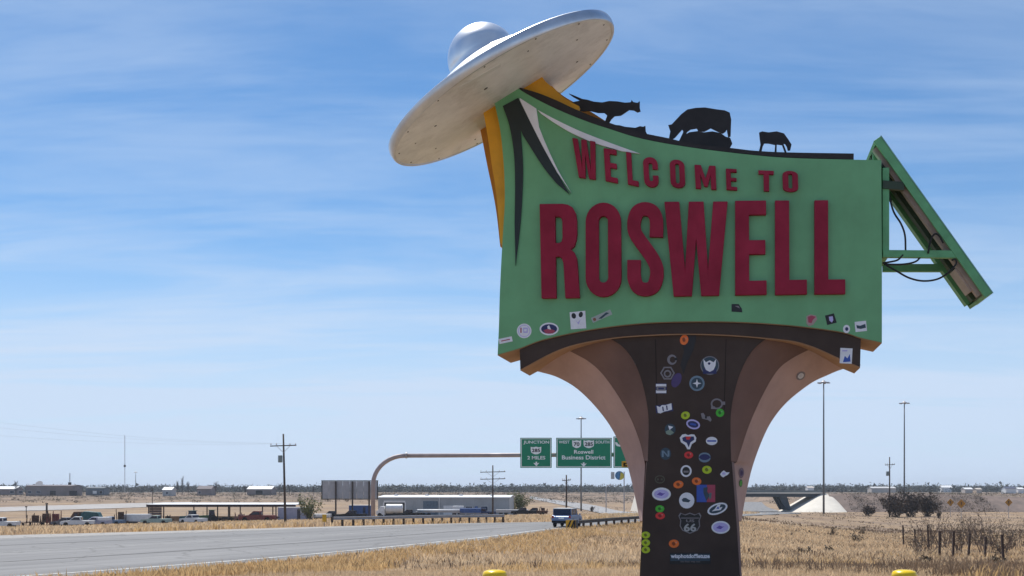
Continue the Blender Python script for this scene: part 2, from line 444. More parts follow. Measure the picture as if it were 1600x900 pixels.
# ---- letters
def rr(x0, y0, x1, y1, rx, ry, n=7):
    out = []
    for cx_, cy_, a0 in ((x1-rx, y1-ry, 0), (x0+rx, y1-ry, 90), (x0+rx, y0+ry, 180), (x1-rx, y0+ry, 270)):
        for j in range(n+1):
            a = R(a0 + 90*j/n); out.append((cx_+rx*math.cos(a), cy_+ry*math.sin(a)))
    return out
def stroke(pts, w, W, H):
    c = cr(pts, 6); P = [Vector(p) for p in c]; Lf, Rt = [], []
    for i in range(len(P)):
        d = (P[min(i+1,len(P)-1)] - P[max(i-1,0)]).normalized()
        nn = Vector((-d.y, d.x))*w/2
        Lf.append(P[i]+nn); Rt.append(P[i]-nn)
    return [[(max(0,min(1,p.x/W)), max(0,min(1,p.y/H))) for p in Lf + Rt[::-1]]]
def glyph(ch):
    if ch == 'O': return [rr(0,0,1,1,.5,.2), rr(.37,.15,.63,.86,.13,.055)[::-1]]
    if ch == 'R':
        bowl = [(.40+ .55*math.cos(a)*1.0, 0) for a in ()]
        out = [(0,0),(.40,0),(.40,.44),(.50,.44),(.56,.42),(.60,.37),(.61,.30),(.64,0),(1.03,0),(.98,.34),(.96,.42),(.90,.48),(.80,.515),(.90,.55),(.95,.61),(.97,.68),(.97,.82),(.94,.90),(.86,.96),(.74,.99),(.60,1),(0,1)]
        return [out, [(.40,.585),(.40,.865),(.50,.865),(.56,.85),(.585,.81),(.585,.64),(.56,.60),(.50,.585)]]
    if ch == 'S': return stroke([(45,93),(45.5,118),(40,132.5),(28,137.4),(16,132.5),(10.5,117),(11.5,102),(18,90),(28,76),(38,61),(44.5,47),(45.5,32),(40,15.5),(28,10.6),(16,15.5),(10.5,31),(10.5,57)], 21, 56, 148)
    if ch == 'C': return stroke([(19.5,28),(19.5,36),(17,40),(12,41.5),(7,40),(4.5,35),(4.5,11),(7,6),(12,4.5),(17,6),(19.5,10),(19.5,18)], 9, 24, 46)
    if ch == 'W': return [[(0,1),(.235,1),(.325,.28),(.385,1),(.62,1),(.685,.28),(.77,1),(1,1),(.855,0),(.575,0),(.50,.60),(.43,0),(.145,0)]]
    if ch == 'M': return [[(0,0),(0,1),(.30,1),(.5,.45),(.70,1),(1,1),(1,0),(.74,0),(.74,.58),(.58,.10),(.42,.10),(.26,.58),(.26,0)]]
    if ch == 'E': return [[(0,0),(1,0),(1,.15),(.45,.15),(.45,.43),(.97,.43),(.97,.58),(.45,.58),(.45,.85),(1,.85),(1,1),(0,1)]]
    if ch == 'L': return [[(0,0),(1,0),(1,.155),(.45,.155),(.45,1),(0,1)]]
    if ch == 'T': return [[(.33,0),(.69,0),(.69,.83),(1,.83),(1,1),(0,1),(0,.83),(.33,.83)]]
def letter(ch, q, ly, th):
    TL, TR, BR, BL = [Vector(p) for p in q]
    cs = []
    for c in glyph(ch):
        cs.append([tuple((BL*(1-u)+BR*u)*(1-v) + (TL*(1-u)+TR*u)*v) for u, v in c])
    o = plate('letter', cs, ly, th, RED, bevel=0.006)
    return o
for ch, x0, x1, yt0, yt1, yb0, yb1 in (('R',843,903,318.5,318,466,465),('O',915,970,317,316,464,463),('S',980,1036,315.5,315.5,463,462),('W',1038,1137,315,314.5,463,461),('E',1148.5,1197,313.5,313,461,460),('L',1211,1260,313,313,460.5,459.5),('L',1272.7,1320,312.7,312.5,459.5,459)):
    letter(ch, [(x0,yt0),(x1,yt1),(x1+1,yb1),(x0+(3 if ch == 'R' else 0),yb0)], -0.07, 0.075)
for ch, q in (('W',[(894,215),(930,221),(936,281),(899,276)]),('E',[(943,231),(963,234),(965.5,286),(946,282)]),('L',[(978,237),(996,240),(998,291),(981,287.5)]),('C',[(1004,245),(1027,246),(1029.5,293),(1007,291)]),
              ('O',[(1046,248.5),(1069,250.5),(1071,294),(1048,292)]),('M',[(1085,257),(1118,259),(1119.5,296),(1087,294)]),('E',[(1134,263),(1151,264),(1152,297),(1135,296)]),('T',[(1185,266),(1209,267),(1209,298.5),(1186,298)]),('O',[(1222.5,266.5),(1246.5,267.5),(1247.5,299.5),(1223.5,299)])):
    letter(ch, q, -0.05, 0.055)

# ---- ridge strip and the cattle cut from steel plate
rt = cr([(809,136),(840,145),(870,157),(900,171),(950,191),(1000,206.5),(1045,216),(1080,224),(1145,231.5),(1180,235.5),(1230,238),(1334,239.8)], 4)
rb = cr([(1334,249),(1230,245.8),(1165,240.5),(1080,230),(1004,216.5),(951,200.5),(915,188.5),(871,170.5),(827,148.5),(809,139)], 4)
plate('ridge_strip', [rt + rb], 0.0035, 0.9, BLACKM)
def z3(p): return (840 + p[0]/3.077, 120 + p[1]/3.077)
cows = {
 'bull with a raised tail charging right': [(150,80),(172,88),(215,106),(240,110),(270,119),(310,123),(345,116),(385,118),(420,124),(448,122),(452,111),(460,121),(480,125),(491,117),(491,148),(495,165),(480,170),(462,160),(440,158),(420,172),(400,185),(370,188),(355,202),(340,226),(322,220),(335,185),(320,172),(290,172),(250,162),(220,165),(180,158),(150,138),(118,116),(170,121),(205,114),(170,95)],
 'cow lying low behind the ridge': [(335,220),(345,233),(370,231),(395,233),(420,240),(470,245),(492,237),(508,240),(518,235),(520,262),(530,282),(560,300),(480,290),(400,262)],
 'large cow with its head down grazing': [(628,232),(645,228),(662,210),(690,180),(720,157),(760,149),(805,147),(860,156),(900,161),(924,172),(931,205),(928,285),(916,290),(909,252),(904,262),(890,272),(865,262),(832,246),(802,262),(772,261),(765,247),(735,252),(718,265),(697,312),(680,308),(701,264),(695,252),(660,292),(642,302),(632,292),(638,262)],
 'round calf in front of the grazing cow': [(676,312),(698,284),(730,266),(770,261),(800,267),(840,262),(880,270),(905,288),(926,293),(936,320),(924,342),(900,352),(800,345),(720,330)],
 'small calf standing near the right end': [(1065,268),(1080,262),(1110,267),(1150,262),(1185,272),(1205,300),(1221,325),(1215,352),(1203,354),(1198,335),(1190,322),(1181,320),(1186,332),(1197,362),(1188,362),(1175,327),(1150,324),(1149,365),(1139,365),(1142,326),(1110,319),(1090,319),(1083,332),(1076,362),(1063,362),(1072,325),(1068,300)],
}
for k, (lab, pts) in enumerate(cows.items()):
    o = plate('cattle_silhouette', [[z3(p) for p in pts]], 0.40 if k not in (1, 3) else 0.36, 0.025, BLACKM)
    o['label'] = 'flat dark steel ' + lab

# ---- yellow fins
plate('yellow_fin', [cr([(782,380),(779,340),(775,300),(768,255),(762,213),(755,174)],4) + [(773,156),(800,148),(830,400)]], 0.10, 0.10, YEL)
plate('yellow_fin', [cr([(781.5,385),(776,335),(770,300),(762,262),(753.5,218),(747,185)],4) + [(772,168),(800,160),(830,400)]], 0.74, 0.12, ORG)
plate('yellow_fin', [[(816,139),(846,119)] + cr([(853,128),(866,139),(881,153),(905,166)],4) + [(900,185),(840,165)]], 0.12, 0.10, YEL)
plate('yellow_fin', [[(822,140),(852,124)] + cr([(870,142),(885,153),(920,172.5),(952,193)],4) + [(950,215),(880,190)]], 0.74, 0.12, ORG)

# ---- the saucer
def lerp(a, b, t): return a + (b-a)*t
scen = P3(780.4, 138.9, 14.35)
nz = Vector((-math.sin(.514), -0.029, math.cos(.514))).normalized()
xz = Vector((math.cos(.514), 0, math.sin(.514))); xz = (xz - nz*xz.dot(nz)).normalized(); yz = nz.cross(xz)
MW = Matrix((( xz.x, yz.x, nz.x, scen.x), (xz.y, yz.y, nz.y, scen.y), (xz.z, yz.z, nz.z, scen.z), (0,0,0,1)))
ML = SMI @ MW @ Matrix.Diagonal((.956,.956,.765,1))
def onsaucer(o, loc=None):
    o.matrix_basis = ML @ (Matrix.Translation(loc) if loc else Matrix.Identity(4)); return o
hull = onsaucer(MB().lathe([(1.60,0.012),(1.58,0.04),(1.35,0.115),(1.1,0.22),(.85,.34),(.70,.425),(.58,.48),(.50,.505)], 96).build('saucer_hull', SILVER, sign, smooth=True))
def sub(o): o.parent = hull; return o
dome = [(0.52,0.48),(0.515,0.515),(.475,.52),(.455,.55)] + [(.455*math.cos(R(a)), .55+.545*math.sin(R(a))) for a in range(8,90,7)] + [(0.0005,1.096)]
sub(MB().lathe(dome, 64).build('dome', SILVER, None, smooth=True))
sub(MB().lathe([(1.59,-.128),(1.595,-.142),(1.622,-.144),(1.634,-.12),(1.64,-.04),(1.632,.004),(1.60,.016)], 96).build('rim', RIMM, None, auto=True))
sub(MB().lathe([(0.0005,-.10),(0.9,-.10),(1.44,-.118),(1.455,-.105),(1.475,-.105),(1.49,-.128),(1.592,-.134)], 96).build('underside', UNDER, None, auto=True))
DKM = mat('dark_mark', (0.06,0.05,0.045), 0.7)
for ang, rad, s in ((200,1.05,.06),(150,1.2,.035),(15,1.15,.05),(330,1.2,.04),(60,.9,.05),(250,.75,.09),(285,1.25,.035),(185,1.3,.03),(110,1.3,.04)):
    x, y = rad*math.cos(R(ang)), rad*math.sin(R(ang))
    sub(MB().lathe([(s*1.5,-.108),(s*1.5,-.122),(s*1.25,-.130),(s*1.2,-.118)], 20, Matrix.Translation((x,y,-.005*rad))).build('lamp_ring', UNDER, None, smooth=True))
    sub(MB().lathe([(0.0005,-.131),(s*.3,-.134),(s*.34,-.120)], 12, Matrix.Translation((x,y,-.005*rad))).build('bolt', DKM, None, smooth=True))
sub(MB().tube([(1.465*math.cos(R(a)),1.465*math.sin(R(a)),-.122) for a in range(0,361,5)], .011, 5).build('seam', DKM, None))
for k in range(14):
    a = R(k*25.7+3); sub(MB().lathe([(.012,-.126),(.010,-.142),(.0005,-.145)], 6, Matrix.Translation((1.54*math.cos(a),1.54*math.sin(a),0))).build('rivet', DKM, None))
for k in range(6):
    a = R(k*60+12); u = Vector((math.cos(a), math.sin(a), 0)); sub(MB().tube([u*.25+Vector((0,0,-.103)), u*.9+Vector((0,0,-.103)), u*1.44+Vector((0,0,-.120))], .0045, 4).build('panel_seam', DKM, None))
sub(MB().box(-.62,-.05,-1.32,-1.20,-.14,-.112).build('access_strip', WHITE, None, bevel=.008))
for ang, a0, rad in ((210,70,1.36),(20,50,1.38),(300,40,1.30)):
    pts = [(rad*math.cos(R(ang+a0*t/12)), rad*math.sin(R(ang+a0*t/12)), -.122) for t in range(13)]
    sub(MB().tube(pts, .008, 5).build('seam', DKM, None))

# ---- solar panel on the right end
def solar():
    A, B = S(1370.5,216.5,0.02), S(1545,461.5,0.02)
    d = (B-A).normalized(); up = Vector((-d.z,0,d.x));
    if up.x < 0: up = -up
    L = (B-A).length; c = (A+B)/2
    dep = Vector((0,1,0))
    c0 = c + dep*0.44
    fr = MB()
    for s in (-1,1): fr.obox(c0 + dep*0.42*s, d*L/2, dep*0.02, up*0.047)
    for s in (-1,1): fr.obox(c0 + d*(L/2-.02)*s, d*0.02, dep*0.399, up*0.045)
    f = fr.build('solar_panel', GREENM, sign, bevel=.004)
    MB().obox(c0+up*.053, d*(L/2+.004), dep*0.445, up*0.005).build('edge_trim', mat('teal_trim',(.25,.50,.45),.4), f)
    MB().obox(c0+up*.040, d*(L/2-.045), dep*0.395, up*0.006).build('photovoltaic_glass', mat('pv_glass',(0.01,0.02,0.06),0.12), f)
    MB().obox(c0+up*.026, d*(L/2-.045), dep*0.395, up*0.006).build('backing_sheet', mat('pv_back',(0.30,0.26,0.22),0.7), f)
    for k, rm in ((-.30,mat('rail_tan',(0.42,0.33,0.29),0.6,var=.2)),(.02,mat('rail_dark',(0.035,0.07,0.035),0.7)),(.36,GREENM)):
        MB().obox(c0+dep*(k)-up*.055, d*(L/2-.06), dep*(.045 if k<0 else .07), up*0.03).build('mounting_rail', rm, f)
    MB().obox(c0+d*(L*.36)-dep*.15-up*.07, d*.16, dep*0.16, up*0.035).build('junction_box', mat('jbox',(0.42,0.34,0.31),0.6), f)
    # arms
    for (x0, y0, x1, y1, ly, h) in ((1379,397,1500,398,0.06,5.5),(1379,419,1492,419,0.80,6)):
        a, b = S(x0,y0,ly), S(x1,y1,ly)
        MB().obox((a+b)/2, (b-a)/2, Vector((0,.035,0)), Vector((0,0,h/130))).build('support_arm', GREENM, sign, bevel=.003)
    for (x0, y0, x1, y1, ly, h) in ((1379,289,1412,292,0.06,6),(1379,306,1424,311,0.80,7)):
        a, b = S(x0,y0,ly), S(x1,y1,ly)
        MB().obox((a+b)/2, (b-a)/2, Vector((0,.035,0)), Vector((0,0,h/130))).build('support_arm', mat('arm_dark',(0.035,0.06,0.035),0.6), sign)
    a, b = S(1379,262,0.05), S(1389.5,400,0.05)
    MB().box(a.x, b.x, 0.05, 0.86, b.z, a.z).build('end_channel', GREENM, sign, bevel=.004)
    # triangular gusset at the top
    MB().prism([(p.x,p.z) for p in (S(1364,225,.3),S(1364,249,.3),S(1392,249,.3),S(1391,262,.3))],.3,.34).build('gusset', GREENM, sign)
    def cab(pp, ly):
        pts = cr(pp, 6); MB().tube([S(p[0],p[1],ly) for p in pts], .011, 6).build('cable', CARD, sign, smooth=True)
    cab([(1388,300),(1396,330),(1408,350),(1414,368),(1415,392)], .10)
    cab([(1379,411),(1392,409),(1403,406),(1411,398)], .03)
    cab([(1381,413),(1410,413),(1430,409),(1440,400)], .04)
    cab([(1384,414),(1400,423),(1420,434),(1442,439),(1465,436),(1483,425),(1494,412),(1492,405),(1487,407)], .02)
    cab([(1450,396),(1454,376),(1460,366),(1467,368),(1474,380)], .0)
solar()

JSHADOW = mat('joint_shadow_line', (0.022,0.016,0.015), 0.9)
for a, b, c_, d in ((1023.5,530,1026,640),(1134,530,1131,640)):  # thin dark strips draw in the shadow lines of the recessed joints
    plate('joint_shadow_line', [[(a,b),(a+1.1,b),(c_+1.1,d),(c_,d)]], 0.083, 0.003, JSHADOW)
# ---- stickers
def ell(cx_, cy_, w, h, rot=0, n=22):
    c, s = math.cos(R(rot)), math.sin(R(rot))
    return [(cx_+c*w/2*math.cos(2*math.pi*i/n)-s*h/2*math.sin(2*math.pi*i/n), cy_-(s*w/2*math.cos(2*math.pi*i/n)+c*h/2*math.sin(2*math.pi*i/n))) for i in range(n)]
def rec(cx_, cy_, w, h, rot=0):
    c, s = math.cos(R(rot)), math.sin(R(rot))
    return [(cx_+c*x-s*y, cy_-(s*x+c*y)) for x, y in ((-w/2,-h/2),(w/2,-h/2),(w/2,h/2),(-w/2,h/2))]
def star(cx_, cy_, r1, r2, k, rot=0):
    return [(cx_+(r1 if i % 2 == 0 else r2)*math.sin(math.pi*i/k+R(rot)), cy_-(r1 if i % 2 == 0 else r2)*math.cos(math.pi*i/k+R(rot))) for i in range(2*k)]
WH=flat('print_white',(0.80,0.80,0.86)); LAV=flat('print_lavender',(0.52,0.47,0.82)); NAVY=flat('print_navy',(0.02,0.025,0.12)); BLK=flat('print_black',(0.012,0.012,0.014))
GRY=flat('print_grey',(0.22,0.20,0.22)); ORP=flat('print_orange',(0.85,0.17,0.02)); GRP=flat('print_green',(0.06,0.50,0.03)); LIM=flat('print_lime',(0.48,0.62,0.01)); RDP=flat('print_red',(0.72,0.03,0.03))
BLU=flat('print_blue',(0.03,0.09,0.45)); PUR=flat('print_purple',(0.07,0.04,0.16)); STB=flat('print_steel_blue',(0.16,0.24,0.32)); PINK=flat('print_pink',(0.40,0.05,0.10)); OLV=flat('print_olive',(0.085,0.08,0.055)); DGR=flat('print_dark_green',(0.03,0.14,0.03)); SLT=flat('print_slate',(0.03,0.06,0.09))
STK = []
def sticker(label, base, prints, ly, name='sticker', mapping=None, lift=0.003):
    """base and prints: (outline(s), material); all are flat print lying on the sign"""
    cs, m = base
    if not isinstance(cs[0], list): cs = [cs]
    o = plate(name, cs, ly-lift, 0.0022, m)
    o['label'] = label
    for k, (c, pm) in enumerate(prints):
        if not isinstance(c[0], list): c = [c]
        p = plate('print', c, ly-lift-0.0006*(k+1), 0.0005, pm, parent=o)
    STK.append(o)
    return o
PF, BF = 0.085, 0.0
def blob(label, x, y, w, h, m, rot=0, ly=PF):
    """small oval alien-head sticker"""
    dk = tuple(c*.30 for c in ((.85,.17,.02) if m==ORP else (.06,.5,.03) if m==GRP else (.48,.62,.01) if m==LIM else (.72,.03,.03)))
    a = rnd.uniform(-30,30)
    sticker(label, (ell(x,y,w,h,rot), m), [([(x-w*.22,y-h*.12),(x-w*.05,y-h*.26),(x+w*.10,y-h*.12),(x+w*.16,y+h*.10),(x-w*.02,y+h*.24),(x-w*.18,y+h*.10)], flat('print_figure_'+m.name, dk)),  # darker figure printed in the middle
        (ell(x+w*.22,y-h*.16,w*.14,h*.16,a,8), flat('print_spot_'+m.name, tuple(min(1,c+.25) for c in dk)))], ly)  # small lighter spot printed beside the figure
sticker('ragged black tape smear behind the topmost orange sticker', ([(1060,517),(1086,516),(1088,528),(1083,548),(1074,566),(1068,585),(1063,570),(1069,548),(1064,530)],flat('tape_black',(.014,.009,.010))), [], PF, lift=.0026)
blob('orange oval sticker just below the board, topmost on the pillar', 1069,531,13,16,ORP,-15)
sticker('grey open ring sticker shaped like a letter C', ([ell(1050,562,15,16),ell(1051,562,9,10)[::-1]],GRY), [(rec(1056,561,4,4),BLK)], PF)
sticker('dark violet smudged sticker', (ell(1057,594,14,24,-25),PUR), [], PF)
sticker('grey hexagon ring sticker with an inner ring', ([ell(1043,583,23,23,0,6),ell(1043,583,18,18,0,6)[::-1]],GRY), [([ell(1043,584,12,12),ell(1043,584,7,7)[::-1]],GRY)], PF-.003)
sticker('square white block-letter sticker at the left of the upper pillar', (rec(1033,607,17,16),NAVY), [(rec(1033,602,16,4),WH),(rec(1033,612,16,4.5),WH),([rec(1033,607,14,7),rec(1033,607,9,3)[::-1]],GRY)], PF)
sticker('large round sticker with a white horned emblem over dark blue', ([ell(1109,571,30,30)],SLT), [([ell(1109,571,29,29),ell(1109,571,26.5,26.5)[::-1]],GRY),(rec(1109,580,21,8),NAVY),([(1099,561),(1103,566),(1109,563),(1115,566),(1119,561),(1118,571),(1115,578),(1109,581),(1103,578),(1100,571)],WH),(ell(1108,568,4,4),NAVY)], PF)
sticker('round dark blue sticker with a white four-pointed star', (ell(1089,599,24,24),STB), [(ell(1089,599,18,18),SLT),(star(1089,599,7,2.2,4),WH)], PF)
sticker('tilted white graffiti-style lettering sticker', (rec(1038,638,27,12,8),NAVY), [([(1026,634),(1031,636),(1034,633),(1040,633),(1049,630),(1050,640),(1043,642),(1038,643),(1032,646),(1028,645)],WH),(rec(1036,639,2,7,8),NAVY),(rec(1042,637,2,7,8),NAVY)], PF)
sticker('broken grey ring sticker above a green one', ([ell(1120,631,19,17),ell(1120,631,14,12)[::-1]],GRY), [(rec(1130,630,6,5),GRY),(rec(1114,637,6,4),GRY)], PF)
blob('bright green oval sticker on the upper right of the pillar', 1125,645,13,13,GRP,20)
blob('yellow-green oval sticker above the blue oval', 1071,649,14,12,LIM,15)
sticker('small tilted grey two-letter sticker', ([(1095,646),(1099,645),(1102,650),(1106,651),(1109,650),(1112,656),(1110,659),(1106,656),(1101,655),(1097,654)],GRY), [(rec(1103,652,3,4),BLK)], PF)
sticker('tilted blue oval sticker with a pale border', (ell(1083,663,22,15,-15),LAV), [(ell(1083,663,17,10,-15),NAVY),(rec(1083,663,9,3,-10),BLU)], PF)
sticker('round blue and pale green globe sticker', (ell(1047,671,17,18),SLT), [([(1040,674),(1047,671),(1053,676),(1047,680),(1041,678)],flat('print_sage',(.22,.30,.24))),([(1044,665),(1052,667),(1046,672)],WH)], PF)
sticker('white heart-shaped sticker with a red and blue emblem', ([(1062,684),(1066,679),(1071,678),(1075,680),(1080,678.5),(1085,679),(1088,684),(1087,690),(1081,694),(1078,702),(1074,702),(1070,695),(1064,691)],WH), [([(1066,684),(1071,682),(1084,682),(1085,687),(1079,691),(1076,699),(1073,692),(1067,689)],NAVY),([(1071,682),(1080,682),(1077,687),(1073,687)],RDP)], PF)
sticker('small white oval sticker with a blue bar', (ell(1112,689,18,13),WH), [(rec(1112,689,14,2.4),BLU)], PF)
sticker('round slate-grey sticker with a pale letter N', (ell(1040,709,17,19),SLT), [([(1034,714),(1034,704),(1037,704),(1043,711),(1043,704),(1046,704),(1046,713),(1043,714),(1037,707),(1037,714)],STB)], PF)
blob('red oval sticker right below the heart-shaped sticker', 1076,711,14,11,RDP)
sticker('dark blue crescent sticker with a grey lower edge', (ell(1101,715,19,14),NAVY), [([ell(1101,716,18,13),ell(1101,713,18,12)[::-1]],STB)], PF)
sticker('round white ring sticker with a dark emblem', (ell(1072,736,17.5,18.5),WH), [(ell(1072,736,12,13),BLK),(rec(1072,737,8,3),GRY)], PF)
blob('lime green oval sticker beside the white ring sticker', 1104.6,734,15,12.5,LIM)
sticker('small white ragged sticker at the right pillar edge', ([(1125,741),(1128,737),(1131,735),(1135,738),(1140,738),(1137,742),(1133,744),(1130,746),(1127,744)],WH), [(rec(1131,740,5,3),LAV)], PF)
sticker('dark olive ring sticker above the lavender oval', ([ell(1031,749,16,13),ell(1031,749,12.5,9.5)[::-1]],OLV), [(rec(1028,749,3,3),OLV),(rec(1034,749,3,3),OLV)], PF)
blob('orange oval sticker, left one of the middle pair', 1060,757,16,12,ORP,10)
blob('orange oval sticker, right one of the middle pair', 1088.5,752,15,12,ORP,-8)
sticker('large lavender oval sticker on the left of the lower pillar', (ell(1033.5,772,29.5,20.5),WH), [(ell(1033.5,772,23,14),LAV),([(1026,773),(1031,769),(1036,771),(1040,770),(1034,775)],flat('print_violet',(.16,.10,.45)))], PF)
sticker('round white sticker with a small dark blue car shape', (ell(1073,782,24,25),WH), [([(1065,781),(1068,778),(1072,778),(1075,780),(1079,782),(1076,785),(1067,784)],SLT)], PF)
sticker('square sticker, blue on the left and dark red on the right', (rec(1103,771,29,27),BLU), [(rec(1111,771,13,27),PINK),([(1099,762),(1106,761),(1105,768),(1109,774),(1104,783),(1101,776),(1099,770)],SLT),([(1108,770),(1112,770),(1111,779),(1108,780)],flat('print_teal',(.10,.16,.17)))], PF)
sticker('tilted white oval sticker with a dark blue script emblem', (ell(1121,795,33,17,20),WH), [(ell(1121,795,27,12,20),SLT),([(1112,799),(1117,795),(1121,789),(1126,788),(1124,793),(1129,792),(1126,797),(1119,798)],WH),([(1119,795),(1122,791),(1124,795)],BLU)], PF)
blob('green oval sticker directly above a red one on the lower left of the pillar', 1031,795,14,11,GRP)
blob('red oval sticker directly below a green one on the lower left of the pillar', 1031.5,806,15,11,RDP)
sticker('lavender oval sticker at the lower right, beside the route shield', (ell(1126,824,29,20),WH), [(ell(1126,824,24,15),LAV),([(1119,825),(1124,821),(1129,823),(1132,822),(1126,827)],flat('print_violet',(0,0,0)))], PF)
for k, y in enumerate((836,848,859)):
    blob('%s of three lime ovals stacked on the left pillar edge' % ('topmost','middle one','lowest')[k], 1009,y,13.5,11,LIM)
blob('lone orange oval sticker near the foot of the pillar', 1053,849.5,16,13,ORP)
# board stickers
sticker('small tilted white strip sticker in the lower left corner of the board', (rec(790,531.5,21,8,12),WH), [(rec(790,531.5,14,1.6,12),PINK)], BF)
sticker('round white sticker near the lower left corner of the board', (ell(819,517,23,23),WH), [([ell(819,517,19,19),ell(819,517,17,17)[::-1]],LAV),(rec(814,516,2,8),PINK),([rec(821,516,7,8),rec(821,516,4,4)[::-1]],LAV)], BF)
sticker('wide oval white-bordered sticker in blue and red', (ell(858,514,30,20),WH), [(ell(858,514,25,15),NAVY),([(849,516),(858,513),(868,517),(864,521),(853,521)],PINK),([(855,510),(858,508),(861,515),(856,514)],WH)], BF)
sticker('square white sticker with two slanted black eye shapes', ([(890,488),(914.5,485.5),(916,513),(892,514.5)],WH), [(ell(896.5,493.5,7,9,15,14),BLK),(ell(907.5,491.5,6.5,9,-15,14),BLK),([(899,500),(903,504),(907,499),(904,507)],LAV)], BF)
sticker('long narrow tilted white sticker with dark script', (rec(940,494,33,8.5,24),flat('print_pale',(.38,.42,.40))), [(ell(929,499,5,5),flat('print_rust',(.25,.09,.05))),([(935,498),(941,493),(947,488),(952,489),(946,493),(940,498)],SLT)], BF)
sticker('small black slanted patch sticker under the last letters', ([(1143,475),(1154,475),(1159,482),(1160,488),(1143,487)],BLK), [([(1148,478),(1154,478),(1156,482)],GRY)], BF)
sticker('small pink and red torn sticker', ([(1260,494),(1266,491),(1275,493),(1277,499),(1271,507),(1264,510),(1260,505)],flat('print_blush',(.42,.30,.28))), [([(1262,495),(1268,493),(1275,495),(1270,500),(1268,505),(1263,504)],PINK)], BF)
sticker('tilted black square sticker with a pale violet figure', ([(1289,493),(1303,489.5),(1307.5,504),(1292.5,508)],BLK), [([(1295,495),(1301,494),(1302,500),(1300,504),(1296,501)],LAV)], BF)
sticker('small round white sticker with a dark dot, lower right of the board', (ell(1322.7,514,11,13),WH), [(ell(1323,514,5,6),NAVY)], BF)
sticker('white rectangular sticker with a dark block, rightmost on the board', (rec(1345,510,18,16,6),WH), [([(1338,508),(1344,509),(1352,506),(1353,512),(1345,514),(1339,513)],SLT)], BF)
sticker('upright white rectangular sticker with blue figures at the right end of the beam', (rec(1322,556,19,24,-3),WH), [([(1317,566),(1320,556),(1324,560),(1328,553),(1329,565)],BLU),(rec(1320,548,8,2),LAV)], 0.035)
# stickers on the curved flares: find the surface under them
def flare_sticker(label, flare, x, y, w, h, m, pr=None):
    me = flare.data
    bvh = BVHTree.FromPolygons([v.co for v in me.vertices], [tuple(p.vertices) for p in me.polygons])
    a = S(x, y, -2); b = S(x, y, 2); hit, nr, _, _ = bvh.ray_cast(a, (b-a).normalized())
    if hit is None: return
    if nr.y > 0: nr = -nr
    q = nr.to_track_quat('Z', 'Y'); M = Matrix.Translation(hit + nr*0.004) @ q.to_matrix().to_4x4()
    o = MB().lathe([(0.0005,0.002),(w/265,.002),(w/265,0)], 22, M).build('sticker', m, sign); o['label'] = label
    if pr: MB().lathe([(w/430,.0036),(w/430,.0022),(w/560,.0022),(w/560,.0036)], 22, M).build('print', pr, o)
flare_sticker('round grey sticker on the right tan arch', flR, 1251,587,16,16, GRY, WH)
flare_sticker('faded purple round sticker on the right flare', flR, 1158,739,17,17, flat('print_mauve',(.14,.09,.13)), PUR)
flare_sticker('dark green sticker low on the right flare', flR, 1157,755,13,13, DGR, GRP)

# ---- text
def text_mesh(txt, size=1.0, bold=0.0):
    cu = bpy.data.curves.new('t', 'FONT'); cu.body = txt; cu.size = size; cu.align_x = 'CENTER'; cu.offset = bold
    cu.resolution_u = 3
    o = bpy.data.objects.new('t', cu); COL.objects.link(o)
    bpy.context.view_layer.update()
    me = bpy.data.meshes.new_from_object(o.evaluated_get(bpy.context.evaluated_depsgraph_get()))
    bpy.data.objects.remove(o); bpy.data.curves.remove(cu)
    me.materials.clear()
    return me
def put_text(txt, mapf, box, m, parent, name='lettering', bold=0.0):
    """box: x0,x1,y_top,y_bottom in photo pixels; mapf(px,py) -> local point"""
    me = text_mesh(txt, 1.0, bold)
    xs = [v.co.x for v in me.vertices]; ys = [v.co.y for v in me.vertices]
    a, b, c, d = min(xs), max(xs), min(ys), max(ys)
    for v in me.vertices:
        u, w = (v.co.x-a)/(b-a), (v.co.y-c)/(d-c)
        v.co = mapf(lerp(box[0], box[1], u), lerp(box[3], box[2], w))
    me.name = name
    return link(name, me, m, parent)
sh = [(1063,801),(1070,804),(1078,801),(1086,804),(1093,801),(1096,806),(1093,813),(1094,822),(1090,829),(1078,834),(1066,829),(1062,822),(1063,813),(1060,806)]
s66 = sticker('black route shield sticker numbered 66', (sh,BLK), [([sh, [(1078+(x-1078)*.9, 817+(y-817)*.9) for x, y in sh][::-1]],GRY),(rec(1078,809.5,28,1.3),GRY)], PF)
put_text('66', lambda x,y: S(x,y,PF-.0062), (1068.5,1088,818,830.5), flat('print_silver',(.42,.42,.42)), s66, bold=.03)
put_text('US', lambda x,y: S(x,y,PF-.0062), (1072,1085,811.5,816), GRY, s66, bold=.03)
swb = sticker('black strip sticker with a line of white lettering near the foot of the pillar', (rec(1078.5,872.5,64,18),BLK), [(rec(1078.5,871,62,11),SLT)], PF)
put_text('wisphotdoffletuze', lambda x,y: S(x,y,PF-.0055), (1048,1109,865.5,874), WH, swb, bold=.035)
put_text('the best way out', lambda x,y: S(x,y,PF-.0055), (1063,1094,876,879.5), GRY, swb)

# ================================================================= BOLLARDS
def bollard(px, label):
    Y = 9.62; x = (px-800)*Y/F; g = 1.3
    e = empty('bollard', (x, Y, g), 0, label, 'bollard', 'yellow bollards in front of the sign')
    top = CAMZ - 125*Y/F - g
    r = .101
    MB().lathe([(r*.96,-.15),(r*.96,top-.05)], 32).build('post', BOLY, e, smooth=True)
    MB().lathe([(r,top-.11),(r*1.005,top-.045),(r*.98,top-.03),(r*.86,top-.013),(r*.55,top-.003),(.0005,top)], 32).build('cap', BOLY, e, smooth=True)
bollard(773, 'yellow domed bollard left of the brown pillar in dry grass')
bollard(1413, 'yellow domed bollard right of the brown pillar in dry grass')

